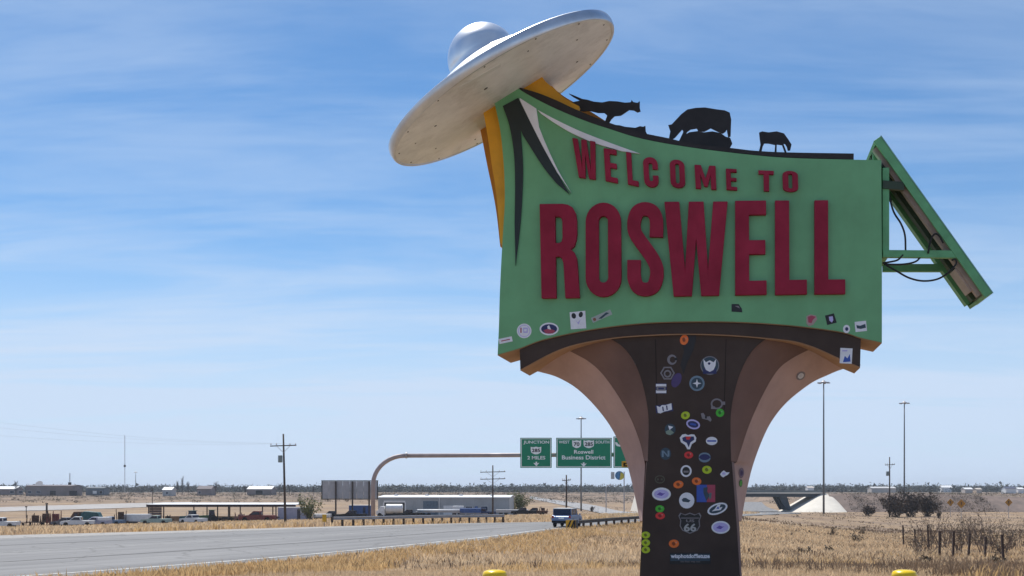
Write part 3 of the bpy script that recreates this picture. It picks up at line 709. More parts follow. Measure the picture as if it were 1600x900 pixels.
# ================================================================= GANTRY AND ROAD SIGNS
GY = 117.0
def gl(px, py, Y=GY): return P3(px, py, Y)
gx, gz = gl(583, 0).x, tz(gl(583,0).x, GY)
gant = empty('sign_gantry', (gx, GY, gz), 0, 'curved tubular steel gantry arching over the highway', 'gantry')
go = Vector((gx, GY, gz))
path = [(583,820),(583,757)] + [(583+50*(1-math.cos(R(a))), 757-45*math.sin(R(a))) for a in range(10,91,10)] + [(1020,710)]
path2 = [(1024+50*math.sin(R(a)), 755-45*math.cos(R(a))) for a in range(0,91,10)] + [(1074,815)]
MB().tube([gl(*p)-go for p in path if p[1] > 712.1 or p[0] < 634], .22, 12).build('column', PIPE, gant, smooth=True)
MB().tube([gl(*p)-go for p in path2], .22, 12).build('column', PIPE, gant, smooth=True)
MB().tube([gl(633,712)-go, gl(1024,710)-go], .215, 12).build('arm', PIPE, gant, smooth=True)
for px in (635, 1022):
    MB().tube([gl(px-1.2,711.5)-go, gl(px+1.2,711.5)-go], .31, 14).build('flange', STEEL, gant)
MB().tube([Vector((0,0,-.3)), Vector((0,0,.25))], .5, 14).build('base', CONC, gant)
def road_sign(x0, y0, x1, y1, label, items):
    Yf = GY - .42
    a, b = P3(x0,y1,Yf), P3(x1,y0,Yf)
    e = empty('road_sign', ((a.x+b.x)/2, Yf, a.z), 0, label, 'road sign', 'green highway signs hung on the gantry')
    w, h = b.x-a.x, b.z-a.z
    MB().box(-w/2, w/2, 0, .06, 0, h).build('panel', HWGREEN, e, bevel=.01)
    t = .07; i = .07
    bo = MB()
    for bx in ((-w/2+i, w/2-i, i, i+t), (-w/2+i, w/2-i, h-i-t, h-i), (-w/2+i, -w/2+i+t, i+t, h-i-t), (w/2-i-t, w/2-i, i+t, h-i-t)):
        bo.box(bx[0], bx[1], -.006, -.002, bx[2], bx[3])
    bo.build('border', HWHITE, e)
    for k in (-.3, .3): MB().box(k*w-.05, k*w+.05, .062, .22, .2, h-.2).build('hanger', STEEL, e)
    def m_(px, py, d=-.008): 
        q = P3(px, py, Yf); return Vector((q.x-e.location.x, d, q.z-e.location.z))
    for it in items:
        if it[0] == 't': put_text(it[1], m_, it[2], HWHITE if len(it) < 4 else it[3], e, bold=.02)
        if it[0] == 'p':
            ps = [m_(*p) for p in it[1]]; n = len(ps)
            meshobj(it[3] if len(it) > 3 else 'arrow', ps + [p+Vector((0,.005,0)) for p in ps], [tuple(range(n)), tuple(range(n,2*n))[::-1]] + [(k,(k+1)%n,(k+1)%n+n,k+n) for k in range(n)], it[2], e)
        if it[0] == 'n': put_text(it[1], lambda a_, b_: m_(a_, b_, -.016), it[2], BLK, e, 'route_number', bold=.03)
def shield(cx_, cy_, w, h):
    o = [(-.5,.5),(-.3,.42),(0,.5),(.3,.42),(.5,.5),(.5,.1),(.46,-.25),(.2,-.45),(0,-.5),(-.2,-.45),(-.46,-.25),(-.5,.1)]
    return [(cx_+a*w, cy_-b*h) for a, b in o]
def arrow(cx_, cy_, s=1):
    return [(cx_+a*s, cy_+b*s) for a, b in ((-1,-3),(1,-3),(1,-1),(4,-1.6),(0,3),(-4,-1.6),(-1,-1))]
road_sign(813,684,862,731,'smaller green highway sign reading Junction 285 2 Miles',
   [('t','JUNCTION',(818,858,688.5,694.5)),('p',shield(837.5,704,16.5,12),HWHITE,'shield'),('n','285',(831,844,701,706.5)),('t','2 MILES',(824,852,712.5,718)),('p',arrow(838,725,1.2),HWHITE)])
road_sign(869,684,956,731,'wide green highway sign reading Roswell Business District',
   [('t','WEST',(873,890,688.5,693)),('p',shield(901,694,14,12.5),HWHITE,'shield'),('n','70',(896.5,905.5,691,697)),('p',shield(920,694,16.5,12.5),HWHITE,'shield'),('n','285',(913.5,926.5,691,697)),('t','SOUTH',(930.5,952,688.5,693)),('t','Roswell',(897,927,703,709)),('t','Business District',(878,946,711.5,718)),('p',arrow(912,726,1.2),HWHITE)])
road_sign(958.5,682,1044,731,'green highway sign with a yellow tab, half hidden behind the sign pillar',
   [('p',[(961,691),(964,691),(966,694),(970,696),(969,698),(964,697),(962,695)],HWHITE,'arrow'),('p',[(971.5,720.5),(1030,720.5),(1030,730),(971.5,730)],mat('exit_yellow',(.75,.38,.01),.5),'yellow_tab'),('p',[(974,723),(980,723),(980,725),(977,725),(977,727),(980,727),(980,729),(974,729)],RUST,'tab_mark')])

# ================================================================= VEHICLES
def wheel(parent, x, y, z, r, w=.22):
    M = Matrix.Translation((x, y, z)) @ Matrix.Rotation(R(90), 4, 'Y')
    t = MB().lathe([(r*.6,-w/2),(r*.94,-w/2),(r,-w/2+.03),(r,w/2-.03),(r*.94,w/2),(r*.6,w/2)], 20, M).build('wheel', TYRE, parent, smooth=False)
    MB().lathe([(.02,-w/2+.03),(r*.58,-w/2+.02),(r*.62,-w/2-.005),(r*.62,w/2+.005),(r*.58,w/2-.02),(.02,w/2-.03)], 16, M).build('rim', RIMW, t)
def suv(loc, rz, label, paint):
    """front along +y; x is the width"""
    e = empty('suv', loc, rz, label, 'car')
    W = .94
    prof = [(-2.3,.45),(-2.33,.95),(-2.2,1.05),(-2.12,1.12),(1.0,1.12),(2.1,1.0),(2.3,.85),(2.32,.45),(1.9,.32),(1.85,.5),(1.7,.72),(1.45,.8),(1.2,.72),(1.05,.5),(1.0,.3),(-1.0,.3),(-1.05,.5),(-1.2,.72),(-1.45,.8),(-1.7,.72),(-1.85,.5),(-1.9,.36)]
    MB().prism(prof, -W, W, 'x').build('body', paint, e, bevel=.05)
    gh = [(-2.12,1.12),(-1.95,1.62),(-1.8,1.70),(.2,1.72),(.35,1.66),(1.02,1.12)]
    b = MB().prism(gh, -W+.10, W-.10, 'x').build('cabin', GLASS, e, bevel=.03)
    MB().box(-W+.09, W-.09, -1.88, .3, 1.69, 1.765).build('roof', WHITE, e, bevel=.03)
    for s in (-1, 1):
        for (y0, y1) in ((-1.99,-1.86),(-.85,-.75),(.28,.36)):
            MB().box(s*(W-.1)-.02, s*(W-.1)+.02, y0, y1, 1.12, 1.70).build('window_pillar', paint, e)
        MB().box(s*.80-.1, s*.80+.1, -2.36, -2.29, .85, 1.08).build('tail_light', TAIL, e, bevel=.01)
        MB().box(s*.66-.14, s*.66+.14, 2.25, 2.33, .72, .86).build('headlight', HWHITE, e)
        MB().box(s*(W+.02), s*(W+.16), .85, .98, 1.08, 1.22).build('mirror', paint, e)
        wheel(e, s*(W-.12), 1.45, .37, .37); wheel(e, s*(W-.12), -1.45, .37, .37)
    MB().box(-.88,.88,-2.42,-2.30,.42,.62).build('bumper', TYRE, e, bevel=.03)
    MB().box(-.26,.26,-2.345,-2.335,.78,.92).build('number_plate', HWHITE, e)
    return e
c = P3(886, 0, 90)
sv = suv((c.x, 90, tz(c.x,90)+.04), R(-16), 'blue-grey suv with a white roof driving away on the highway', SILPAINT)
sv.scale = (.82,.82,.82)

def pickup(x, y, rz, label, paint, group=None, topper=False, s=1.0):
    e = empty('pickup_truck', (x, y, tz(x,y)), rz, label, 'pickup', group)
    W = .95*s
    prof = [(-2.7,.5),(-2.7,1.1),(1.35,1.1),(2.5,1.0),(2.7,.85),(2.7,.45),(2.2,.45),(2.1,.75),(1.8,.85),(1.5,.75),(1.4,.42),(-1.2,.42),(-1.3,.75),(-1.6,.85),(-1.9,.75),(-2.0,.5)]
    MB().prism([(a*s,b*s) for a,b in prof], -W, W, 'x').build('body', paint, e, bevel=.04)
    MB().prism([(a*s,b*s) for a,b in ((-.6,1.1),(-.5,1.72),(.5,1.74),(1.3,1.1))], -W+.1, W-.1, 'x').build('cab', paint, e, bevel=.05)
    MB().prism([(a*s,b*s) for a,b in ((-.45,1.18),(-.38,1.62),(.45,1.63),(1.05,1.18))], -W+.085, W-.085, 'x').build('side_window', GLASS, e)
    MB().box(-W+.2,W-.2,-.64*s,-.5*s,1.2*s,1.6*s).build('rear_window', GLASS, e)
    if topper: MB().box(-W+.04,W-.04,-2.65*s,-.65*s,1.1*s,1.7*s).build('topper', WHITE, e, bevel=.05)
    for sx in (-1,1):
        wheel(e, sx*(W-.12), 1.8*s, .4*s, .4*s); wheel(e, sx*(W-.12), -1.6*s, .4*s, .4*s)
    return e
def at(px, Y): return ((px-800)*Y/F, Y)
def implement(x, y, rz, label, m, L=5.0, H=2.0, group=None):
    """towed farm implement: frame, wheels, tines"""
    e = empty('farm_implement', (x, y, tz(x,y)), rz, label, 'farm machine', group)
    f = MB().obox((0,0,.8),(L/2,0,0),(0,.08,0),(0,0,.08)).obox((0,1.2,.8),(L/2,0,0),(0,.08,0),(0,0,.08))
    for k in range(4): f.obox((-L/2+.2+k*(L-.4)/3,.6,.8),(.06,0,0),(0,.6,0),(0,0,.06))
    f.obox((0,2.2,.7),(.06,0,0),(0,1.0,0),(0,0,.06))
    f.build('frame', m, e)
    rr_ = random.Random(int(abs(x)*10)); H *= 1.2
    for k in range(int(L*2.0)):
        xx = -L/2 + .2 + k*(L-.4)/(L*2-1); h = H*rr_.uniform(.55,1)
        MB().tube([(xx,0,.8),(xx+rr_.uniform(-.2,.2),-.3,h),(xx+rr_.uniform(-.1,.1),-.5,.2)], .07, 5).build('tine', m, e)
    MB().box(-L*.2,L*.15,.1,1.0,.9,H*.8).build('hopper', m, e, bevel=.03)
    for sx in (-1,1): wheel(e, sx*(L*.3), .6, .45, .45)
    return e
def trailer(x, y, rz, label, L, H, m, bed=.7, group=None, name='trailer', W=1.25, load=None):
    e = empty(name, (x, y, tz(x,y)), rz, label, 'trailer', group)
    MB().box(-L/2, L/2, -W, W, bed, bed+.16).build('bed', STEEL, e)
    if H > 0:
        MB().box(-L/2+.05, L/2-.05, -W, W, bed+.163, bed+H).build('box_body', m, e, bevel=.04)
        for k in range(int(L/1.2)):
            MB().box(-L/2+.6+k*1.2-.03, -L/2+.6+k*1.2+.03, -W-.03, -W-.001, bed+.2, bed+H-.05).build('rib', m, e)
    if load:
        for k in range(5): MB().tube([(-L/2+.3, -W+.25+k*.5, bed+.4),(L/2-.3, -W+.25+k*.5, bed+.4)], .23, 8).build('pipe', load, e, smooth=True)
    for xx in (-L*.34, -L*.34+1.1):
        for sy in (-1,1):
            M = Matrix.Translation((xx, sy*(W-.15), .42)) @ Matrix.Rotation(R(90),4,'X')
            MB().lathe([(.08,-.12),(.42,-.12),(.42,.12),(.08,.12)], 14, M).build('wheel', TYRE, e)
    MB().obox((L/2+.7,0,bed),(.7,0,0),(0,.08,0),(0,0,.06)).build('drawbar', STEEL, e)
    return e
def tractor(x, y, rz, label, m):
    e = empty('tractor', (x, y, tz(x,y)), rz, label, 'tractor')
    MB().prism([(-.4,.7),(-.4,1.5),(1.9,1.4),(2.1,1.2),(2.1,.7)], -.38,.38,'x').build('hood', m, e, bevel=.04)
    MB().prism([(-1.3,1.0),(-1.3,1.4),(-1.15,2.4),(-.2,2.4),(-.1,1.4),(-.1,1.0)], -.6,.6,'x').build('cab', GLASS, e, bevel=.03)
    MB().box(-.7,.7,-1.35,-.1,2.4,2.52).build('cab_roof', m, e, bevel=.03)
    MB().tube([(.25,.9,1.4),(.25,.9,2.3)],.04,6).build('exhaust', STEEL, e)
    for sx in (-1,1): wheel(e, sx*.85,-.8,.8,.8,.4); wheel(e, sx*.7,1.5,.45,.45,.28)
    return e
YG = 'machines and vehicles parked in the farm yard'
p=at(2,215); pickup(*p, R(95), 'white pickup at the left edge of the yard', WHITE, YG, s=1.15)
p=at(26,222); implement(*p, R(5), 'low rusty implement beside the white pickup', RUST, 3.2, 1.2, YG)
p=at(55,222); implement(*p, R(10), 'brown upright implement, left of the red one', RUST, 3.4, 2.2, YG)
p=at(70,226); implement(*p, R(-10), 'brown implement with tall tines in the middle of the row', RUST, 3.0, 2.6, YG)
p=at(86,222); implement(*p, R(0), 'dark red tall implement next to the parked cars', REDP, 3.2, 2.5, YG)
p=at(104,218); pickup(*p, R(80), 'grey pickup parked right of the red implement', mat('grey_paint',(.14,.14,.16),.5), YG)
p=at(122,214); pickup(*p, R(100), 'white pickup in front of the teal loader', WHITE, YG, s=1.1)
p=at(150,216); pickup(*p, R(88), 'lavender white pickup right of the teal loader', TARP, YG, topper=True)
p=at(172,220); pickup(*p, R(85), 'blue pickup left of the dark implement', mat('steel_blue_paint',(.10,.18,.30),.4), YG)
p=at(138,238)
e = empty('flatbed_truck', (p[0],p[1],tz(*p)), R(90), 'flatbed truck with a teal tarpaulin load and a rust brown cab', 'truck', YG)
MB().box(-1.2,1.2,-3.2,1.4,.9,1.1).build('bed', DARK, e); MB().prism([(-2.9,1.1),(-2.2,2.6),(.6,2.8),(1.2,2.2),(1.3,1.1)],-1.1,1.1,'x').build('load', TEAL, e, bevel=.12)
MB().prism([(1.5,.6),(1.5,2.7),(2.6,2.7),(3.1,1.9),(3.3,1.6),(3.3,.6)],-1.1,1.1,'x').build('cab', RUST, e, bevel=.06); MB().box(-1.12,1.12,1.8,2.5,1.8,2.4).build('side_window', GLASS, e)
for sx in (-1,1):
    for yy in (-2.4,-1.3,2.4): wheel(e, sx*1.0, yy, .5, .5)
p=at(189,222); implement(*p, R(15), 'dark brown tall implement beside the white trailer', RUST, 2.8, 2.7, YG)
p=at(214,224); trailer(*p, 0, 'long white box trailer left of the open shed', 5.0, 1.5, WHITE, .6, YG)
p=at(244,216); pickup(*p, R(90), 'pale green pickup in front of the shed wall', mat('pale_green_paint',(.35,.45,.40),.5), YG)
p=at(262,224); implement(*p, R(0), 'dark implement standing under the left bay of the shed', DARK, 1.6, 1.6, YG)
p=at(296,226); tractor(*p, R(70), 'dark tractor under the open shed', TEAL)
p=at(302,216); pickup(*p, R(60), 'white pickup nosed out of the shed', WHITE, YG)
p=at(325,226); tractor(*p, R(110), 'green tractor in the middle of the shed', mat('tractor_green',(.03,.09,.03),.5))
p=at(352,228); implement(*p, R(0), 'low dark implement under the shed', DARK, 3.4, 1.1, YG)
p=at(376,226); implement(*p, R(0), 'pink brown implement beside the red truck', mat('pink_rust',(.26,.13,.12),.8), 2.2, 1.6, YG)
p=at(403,222); pickup(*p, R(90), 'dark red truck under the right bay of the shed', REDP, YG, topper=False, s=1.25)
p=at(425,226); implement(*p, R(0), 'low brown implement at the right end of the shed', RUST, 2.4, 1.0, YG)

# ================================================================= BUILDINGS
def building(name, x0, x1, Y, depth, h, roofh, wallm, roofm, label, cat='building', yaw=0, group=None, over=.3, base=None):
    """long low building with a shallow ridge roof; x0,x1 photo columns of its front"""
    a = (x0-800)*Y/F; b = (x1-800)*Y/F; L = (b-a)
    z = tz((a+b)/2, Y) if base is None else base
    e = empty(name, ((a+b)/2, Y, z), yaw, label, cat, group)
    MB().box(-L/2, L/2, 0, depth, -.6, h).build('wall', wallm, e)
    MB().prism([(0.001,h),(depth/2,h+roofh-.02),(depth-.001,h)], -L/2+.002, L/2-.002, 'x').build('gable', wallm, e)
    MB().prism([(-over,h+.0),(depth/2,h+roofh),(depth+over,h+.0),(depth+over,h+.14),(depth/2,h+roofh+.16),(-over,h+.14)], -L/2-over, L/2+over, 'x').build('roof', roofm, e)
    return e, L
def opening(e, x0, x1, z0, z1, m, name='window', d=.02, y=-.0):
    f = MB().box(x0-.08,x1+.08,-.06+y,-.003+y,z0-.08,z1+.08).build(name+'_frame' if name != 'window' else 'window', WHITE, e)
    MB().box(x0,x1,-.075+y,-.061+y,z0,z1).build('pane' if name == 'window' else name, m, f)
# warehouse
wh, L = building('warehouse', 590, 796, 262, 20, 4.15, .40, CORR, ROOFW, 'long grey metal warehouse with a white roof and an open bay', yaw=R(-3))
k = 262/F
def wx(px): return (px-693)*k
sh_ = MB()
for i in range(60):
    x = -L/2+.3+i*L/60
    sh_.box(x-.05, x+.05, -.05, -.002, 0, 4.1)
sh_.build('wall_rib', CORR, wh)
MB().box(wx(600), wx(632), -.085, -.055, -.1, 3.0).build('open_bay', DARK, wh)
for xx in (wx(599), wx(633)): MB().box(xx-.15, xx+.15, -.12, -.056, 0, 3.1).build('door_post', WHITE, wh)
MB().box(wx(599), wx(633), -.13, -.056, 3.1, 3.5).build('door_track', WHITE, wh)
MB().box(wx(661), wx(684), -.09, -.056, .3, 3.4).build('sliding_door', mat('sliding_blue',(.12,.17,.22),.6), wh)
MB().box(wx(686), wx(687), -.25, -.052, 0, 4.1).build('downpipe', WHITE, wh)
opening(wh, wx(728), wx(738), 1.2, 2.2, GLASS); opening(wh, wx(752), wx(762), 1.2, 2.2, GLASS)
MB().box(wx(742), wx(747), -.08, -.056, 0, 2.2).build('door', BLUEP, wh)
MB().box(wx(704)-1.6, wx(704)+1.6, -.09, -.056, 0, 2.4).build('sliding_door', WHITE, wh)
for px in (610, 660, 715, 765):
    MB().lathe([(.35,4.3),(.35,4.75),(.5,4.8),(.42,5.0),(.0005,5.1)], 10, Matrix.Translation((wx(px), 8, -.1))).build('roof_vent', STEEL, wh)
# open pole shed
SY = 232; ks = SY/F
shz = tz((348-800)*ks, SY)
shed = empty('open_shed', ((348-800)*ks, SY, shz), 0, 'long open-sided farm shed with a low flat roof on posts', 'shed')
def sx_(px): return (px-348)*ks
roof_z = 3.45
MB().prism([(-1.0,roof_z),(10,roof_z+.22),(10,roof_z+.36),(-1.0,roof_z+.14)], sx_(231), sx_(463), 'x').build('roof', ROOFW, shed)
MB().box(sx_(231), sx_(463), -1.06, -1.003, roof_z-.36, roof_z+.12).build('fascia', mat('shed_fascia',(.05,.03,.03),.8), shed)
for px in (233.5,304,341,358,411,432,462):
    MB().box(sx_(px)-.1, sx_(px)+.1, -.6, -.4, -.5, roof_z+.02).build('post', WOOD, shed)
    MB().box(sx_(px)-.1, sx_(px)+.1, 9.4, 9.6, -.5, roof_z+.2).build('post', WOOD, shed)
for i in range(7):
    MB().box(sx_(234), sx_(253), -.2, -.12, .1+i*.47, .1+i*.47+.43).build('plank', mat('shed_plank',(.13,.09,.09),.85,var=.25), shed)
MB().box(sx_(235), sx_(460), 9.62, 9.68, .0, 1.0).build('back_rail', mat('shed_tan',(.30,.22,.15),.9), shed)
# container right of shed
def container(x0, x1, Y, h, m, label, name='shipping_container', cat='container', ribs=True):
    a = (x0-800)*Y/F; b = (x1-800)*Y/F; L = b-a
    e = empty(name, ((a+b)/2, Y, tz((a+b)/2, Y)), 0, label, cat)
    MB().box(-L/2, L/2, 0, 2.4, .1, h).build('body', m, e, bevel=.03)
    n = int(L/.45)
    if ribs:
        r_ = MB()
        for i in range(n): r_.box(-L/2+.2+i*(L-.4)/max(1,n-1)-.08, -L/2+.2+i*(L-.4)/max(1,n-1)+.08, -.05, -.002, .25, h-.15)
        r_.build('corrugation', m, e)
    MB().box(L*.12, L*.22, -.07, -.052, .3, h-.3).build('door', GLASS, e)
    MB().box(-L/2-.03, L/2+.03, -.06, 2.46, h+.002, h+.12).build('roof_rail', WHITE, e, bevel=.02)
    return e
container(434, 483, 228, 2.6, TARP, 'lavender grey container at the right end of the shed')
container(545, 581, 236, 2.7, BLUEP, 'blue container behind the gantry column')
p=at(504,230); trailer(*p, 0, 'low white trailer left of the billboard posts', 3.4, .7, WHITE, .5)
p=at(519,232); pickup(*p, R(90), 'black pickup between the white trailer and the billboard post', DARK)
p=at(551,222); pickup(*p, R(85), 'black pickup in front of the blue container', DARK)
# cement-style tank truck in the bay
p = at(613, 250)
tt = empty('tank_truck', (p[0], p[1], tz(*p)), R(90), 'white rounded tank truck in front of the open bay', 'truck')
MB().tube([(0,-2.2,1.9),(0,-2.0,1.9),(0,1.0,1.9),(0,1.3,1.9)], 1.0, 14).build('tank', WHITE, tt, smooth=True)
MB().prism([(1.6,.6),(1.6,2.4),(2.5,2.4),(2.9,1.6),(3.4,1.4),(3.4,.6)],-1.0,1.0,'x').build('cab', WHITE, tt, bevel=.06)
for sx in (-1,1):
    for yy in (-1.6,-.5,2.6): wheel(tt, sx*.95, yy, .5, .5)
p=at(686,240); trailer(*p, 0, 'long flatbed trailer loaded with white pipes', 9.5, 0, WHITE, 1.0, load=WHITE)
p=at(735,240); trailer(*p, 0, 'blue low trailer right of the pipe trailer', 4.4, 1.1, BLUEP, .6)
p=at(716,246); trailer(*p, 0, 'short white trailer behind the pipe trailer', 2.4, 1.5, WHITE, .7)
p=at(640,238); pickup(*p, R(90), 'dark pickup left of the pipe trailer', DARK)
p=at(755,243); pickup(*p, R(90), 'dark blue pickup at the right end of the warehouse', mat('dark_blue_paint',(.02,.04,.12),.4))
p=at(800,255); trailer(*p, 0, 'long pale trailer right of the warehouse', 7.2, .7, mat('grey_white',(.5,.5,.5),.6), .6)
p=at(818,246); pickup(*p, R(90), 'black pickup beside the pale trailer', DARK)
p=at(836,250); pickup(*p, R(88), 'brown pickup right of the black one', RUST)
p=at(849,256); implement(*p, R(0), 'rusty implement at the end of the parked row', RUST, 2.2, 1.6)
# billboard (back)
BY = 225; kb = BY/F
bx = (545-800)*kb
bb = empty('billboard', (bx, BY, tz(bx,BY)), 0, 'grey billboard seen from behind on thin posts', 'billboard')
def bz(py): return CAMZ + (HOR-py)*kb - tz(bx,BY)
def bxx(px): return (px-545)*kb
for i in range(8):
    w = (590-503)/8
    MB().box(bxx(503+i*w)+.02, bxx(503+(i+1)*w)-.02, 0, .06, bz(779), bz(752)).build('panel', mat('billboard_grey',(.42,.42,.44),.7,var=.08,scale=1), bb)
MB().box(bxx(502), bxx(591), -.08, .1, bz(751.8), bz(750.5)).build('frame', DARK, bb); MB().box(bxx(502), bxx(591), -.08, .1, bz(780.5), bz(779.2)).build('frame', DARK, bb)
for px in (503,590): MB().box(bxx(px)-.08, bxx(px)+.08, -.08, .1, bz(779.1), bz(751.9)).build('frame', DARK, bb)
for px in (525,551,577): MB().box(bxx(px)-.14, bxx(px)+.14, -.42, -.1, -.6, bz(752)).build('post', WOOD, bb)

# ================================================================= POLES, MASTS
def utility_pole(px, ytop, Y, label, arm=4.6, transf=False, ybase=None, lean=0, armpx=None, arms=1):
    x = (px-800)*Y/F; g = tz(x, Y); H = CAMZ + (HOR-ytop)*Y/F - g
    e = empty('utility_pole', (x, Y, g), 0, label, 'utility pole', 'wooden utility poles')
    MB().tube([(0,0,-.5),(lean,0,H)], .19, 10, .12).build('pole', WOOD, e, smooth=True)
    for k in range(arms):
        za = H*.87 - k*1.4
        a = MB().obox((lean*.9,-.2,za),(arm/2,0,.06),(0,.06,0),(0,0,.07)).build('crossarm', WOOD, e)
        for s in (-1,-.55,.55,1):
            MB().lathe([(.05,.07),(.09,.14),(.05,.2),(.08,.26),(.0005,.33)], 8, Matrix.Translation((lean*.9+s*arm*.47,-.2,za+.02))).build('insulator', STEEL, a)
        for s in (-1,1): MB().tube([(lean*.9+s*arm*.25,-.2,za-.05),(lean*.85,-.2,za-1.0)], .03, 5).build('brace', STEEL, e)
    if transf:
        MB().lathe([(.0005,0),(.3,0.02),(.32,.1),(.32,.95),(.28,1.02),(.0005,1.05)], 14, Matrix.Translation((lean*.7-.5,-.1,H*.7-.2))).build('transformer', mat('transformer_grey',(.22,.27,.27),.5), e, smooth=True)
    return e, x, g, H
up1 = utility_pole(446, 678, 165, 'tall wooden utility pole with a crossarm and a transformer, left of the gantry', 3.7, True, lean=-.3)
utility_pole(770, 727, 232, 'utility pole with two crossarms in front of the warehouse end', 5.0, arms=2)
utility_pole(885, 742, 215, 'short utility pole behind the blue-grey suv', 1.6)
utility_pole(1390, 714, 262, 'utility pole with a short crossarm left of the big dark bush', 2.2, True)
for (px, yt, Y) in ((41,791,300),(73,786,262),(238,765,330)):
    x=(px-800)*Y/F; g=tz(x,Y); H=CAMZ+(HOR-yt)*Y/F-g
    e=empty('yard_post',(x,Y,g),0,{41:'thin dark post at the far left of the yard',73:'thicker dark post above the brown implements',238:'thin pole above the left end of the shed'}[px],'post')
    MB().tube([(0,0,-.4),(0,0,H)],.10 if px!=73 else .22,8).build('shaft',WOOD,e,smooth=True); MB().box(-.25,.25,-.15,.15,H-.25,H).build('head',WOOD,e)
def high_mast(px, ytop, Y, label, box=None):
    x = (px-800)*Y/F; g = tz(x,Y); H = CAMZ+(HOR-ytop)*Y/F-g
    e = empty('high_mast_light', (x,Y,g), 0, label, 'light mast', 'high mast lights along the interchange')
    MB().tube([(0,0,-.5),(0,0,H*.33),(0,0,H*.66),(0,0,H)], (.26 if Y<500 else .4), 10, .14).build('mast', mat('mast_steel',(.16,.17,.18),.5,metal=.3), e, smooth=True)
    hd = MB().lathe([(.3,H-.1),(.75,H+.0),(.75,H+.18),(.3,H+.4),(.0005,H+.75)], 12).build('head_frame', STEEL, e)
    for k in range(6):
        a = R(60*k)
        MB().obox((1.15*math.cos(a),1.15*math.sin(a),H-.05),(.32*math.cos(a),.32*math.sin(a),0),(-.2*math.sin(a),.2*math.cos(a),0),(0,0,.13)).build('floodlight', STEEL, hd)
    if box: MB().box(-.2,1.0,-.4,.4,box-1.6,box+1.4).build('equipment_box', DARK, e)
high_mast(1287, 598, 272, 'tallest high mast light standing in front of the pale bridge slope')
high_mast(1413, 630, 330, 'slender high mast light right of the utility pole')
high_mast(908, 654, 340, 'high mast light rising behind the green highway signs')
high_mast(212, 738, 900, 'tiny distant high mast light right of the radio mast')
def radio(px, ytop, Y, label):
    x=(px-800)*Y/F; g=tz(x,Y); H=CAMZ+(HOR-ytop)*Y/F-g
    e=empty('radio_mast',(x,Y,g),0,label,'radio mast')
    for k in range(3): MB().tube([(.35*math.cos(k*2.094),.35*math.sin(k*2.094),0),(.25*math.cos(k*2.094),.25*math.sin(k*2.094),H)],.08,4).build('leg',STEEL,e)
    lt=MB(); n=int(H/1.2)
    for i in range(n):
        a=2.094*(i%3); b=2.094*((i+1)%3)
        lt.tube([(.3*math.cos(a),.3*math.sin(a),i*1.2),(.3*math.cos(b),.3*math.sin(b),i*1.2+1.2)],.05,3)
    lt.build('lattice',STEEL,e); MB().box(-.7,.7,-.5,.5,H*.45,H*.45+1.6).build('antenna',DARK,e)
radio(195, 680, 900, 'thin tall radio mast on the left horizon')
radio(109, 739, 620, 'short antenna mast at the right end of the long grey building')
# distant street light + sign right of gantry signs
x,Y=(947-800)*300/F,300; g=tz(x,Y)
e=empty('street_light',(x,Y,g),0,'small curved street light below the half hidden highway sign','street light')
MB().tube([(0,0,-.3),(0,0,6.2),(.15,0,6.8),(.7,0,7.2),(1.5,0,7.2)],.13,6).build('pole',STEEL,e); MB().box(1.2,1.9,-.2,.2,7.1,7.3).build('lamp_head',STEEL,e)
x,Y=(968-800)*300/F,300; g=tz(x,Y)
e=empty('roadside_sign',(x,Y,g),0,'round blue and yellow roadside sign on a pole beside the pillar flare','sign')
zc_=CAMZ+(HOR-743)*Y/F-g
MB().tube([(1.2,.2,-.3),(1.2,.2,zc_+1)],.15,6).build('pole',STEEL,e)
MB().tube([(0,0,zc_),(0,.15,zc_)],1.15,24).build('disc',mat('disc_blue',(.06,.22,.45),.5,var=.3,scale=1),e)
MB().prism([(1.0*math.cos(a*math.pi/10-1.7)+.15,zc_-.15+1.0*math.sin(a*math.pi/10-1.7)) for a in range(11)],-.03,-.004).build('yellow_patch',mat('disc_yellow',(.6,.5,.05),.5),e)
MB().box(-2.2,-1.3,0,.1,zc_-.9,zc_+.9).build('side_panel',STEEL,e)

# wires from the tall pole to the left
pole, pxx, pg, pH = up1
for k, (s, y_l) in enumerate(((-1,652),(.0,662),(1,676))):
    a = Vector((pxx - .3 + s*1.7, 164.8, pg + pH*.87 + .35)); b = P3(-60, y_l, 118 + k*2)
    pts = []
    for i in range(25):
        t = i/24; q = a.lerp(b, t); q.z -= 1.2*4*t*(1-t)*.5; pts.append(q)
    tag(MB().tube(pts, .006, 4).build('overhead_wire', mat('wire_grey',(.40,.42,.46),.6), None), 'thin overhead wire running left from the tall pole, %s of three' % ('highest','middle','lowest')[k], 'wire', 'overhead wires on the tall pole')

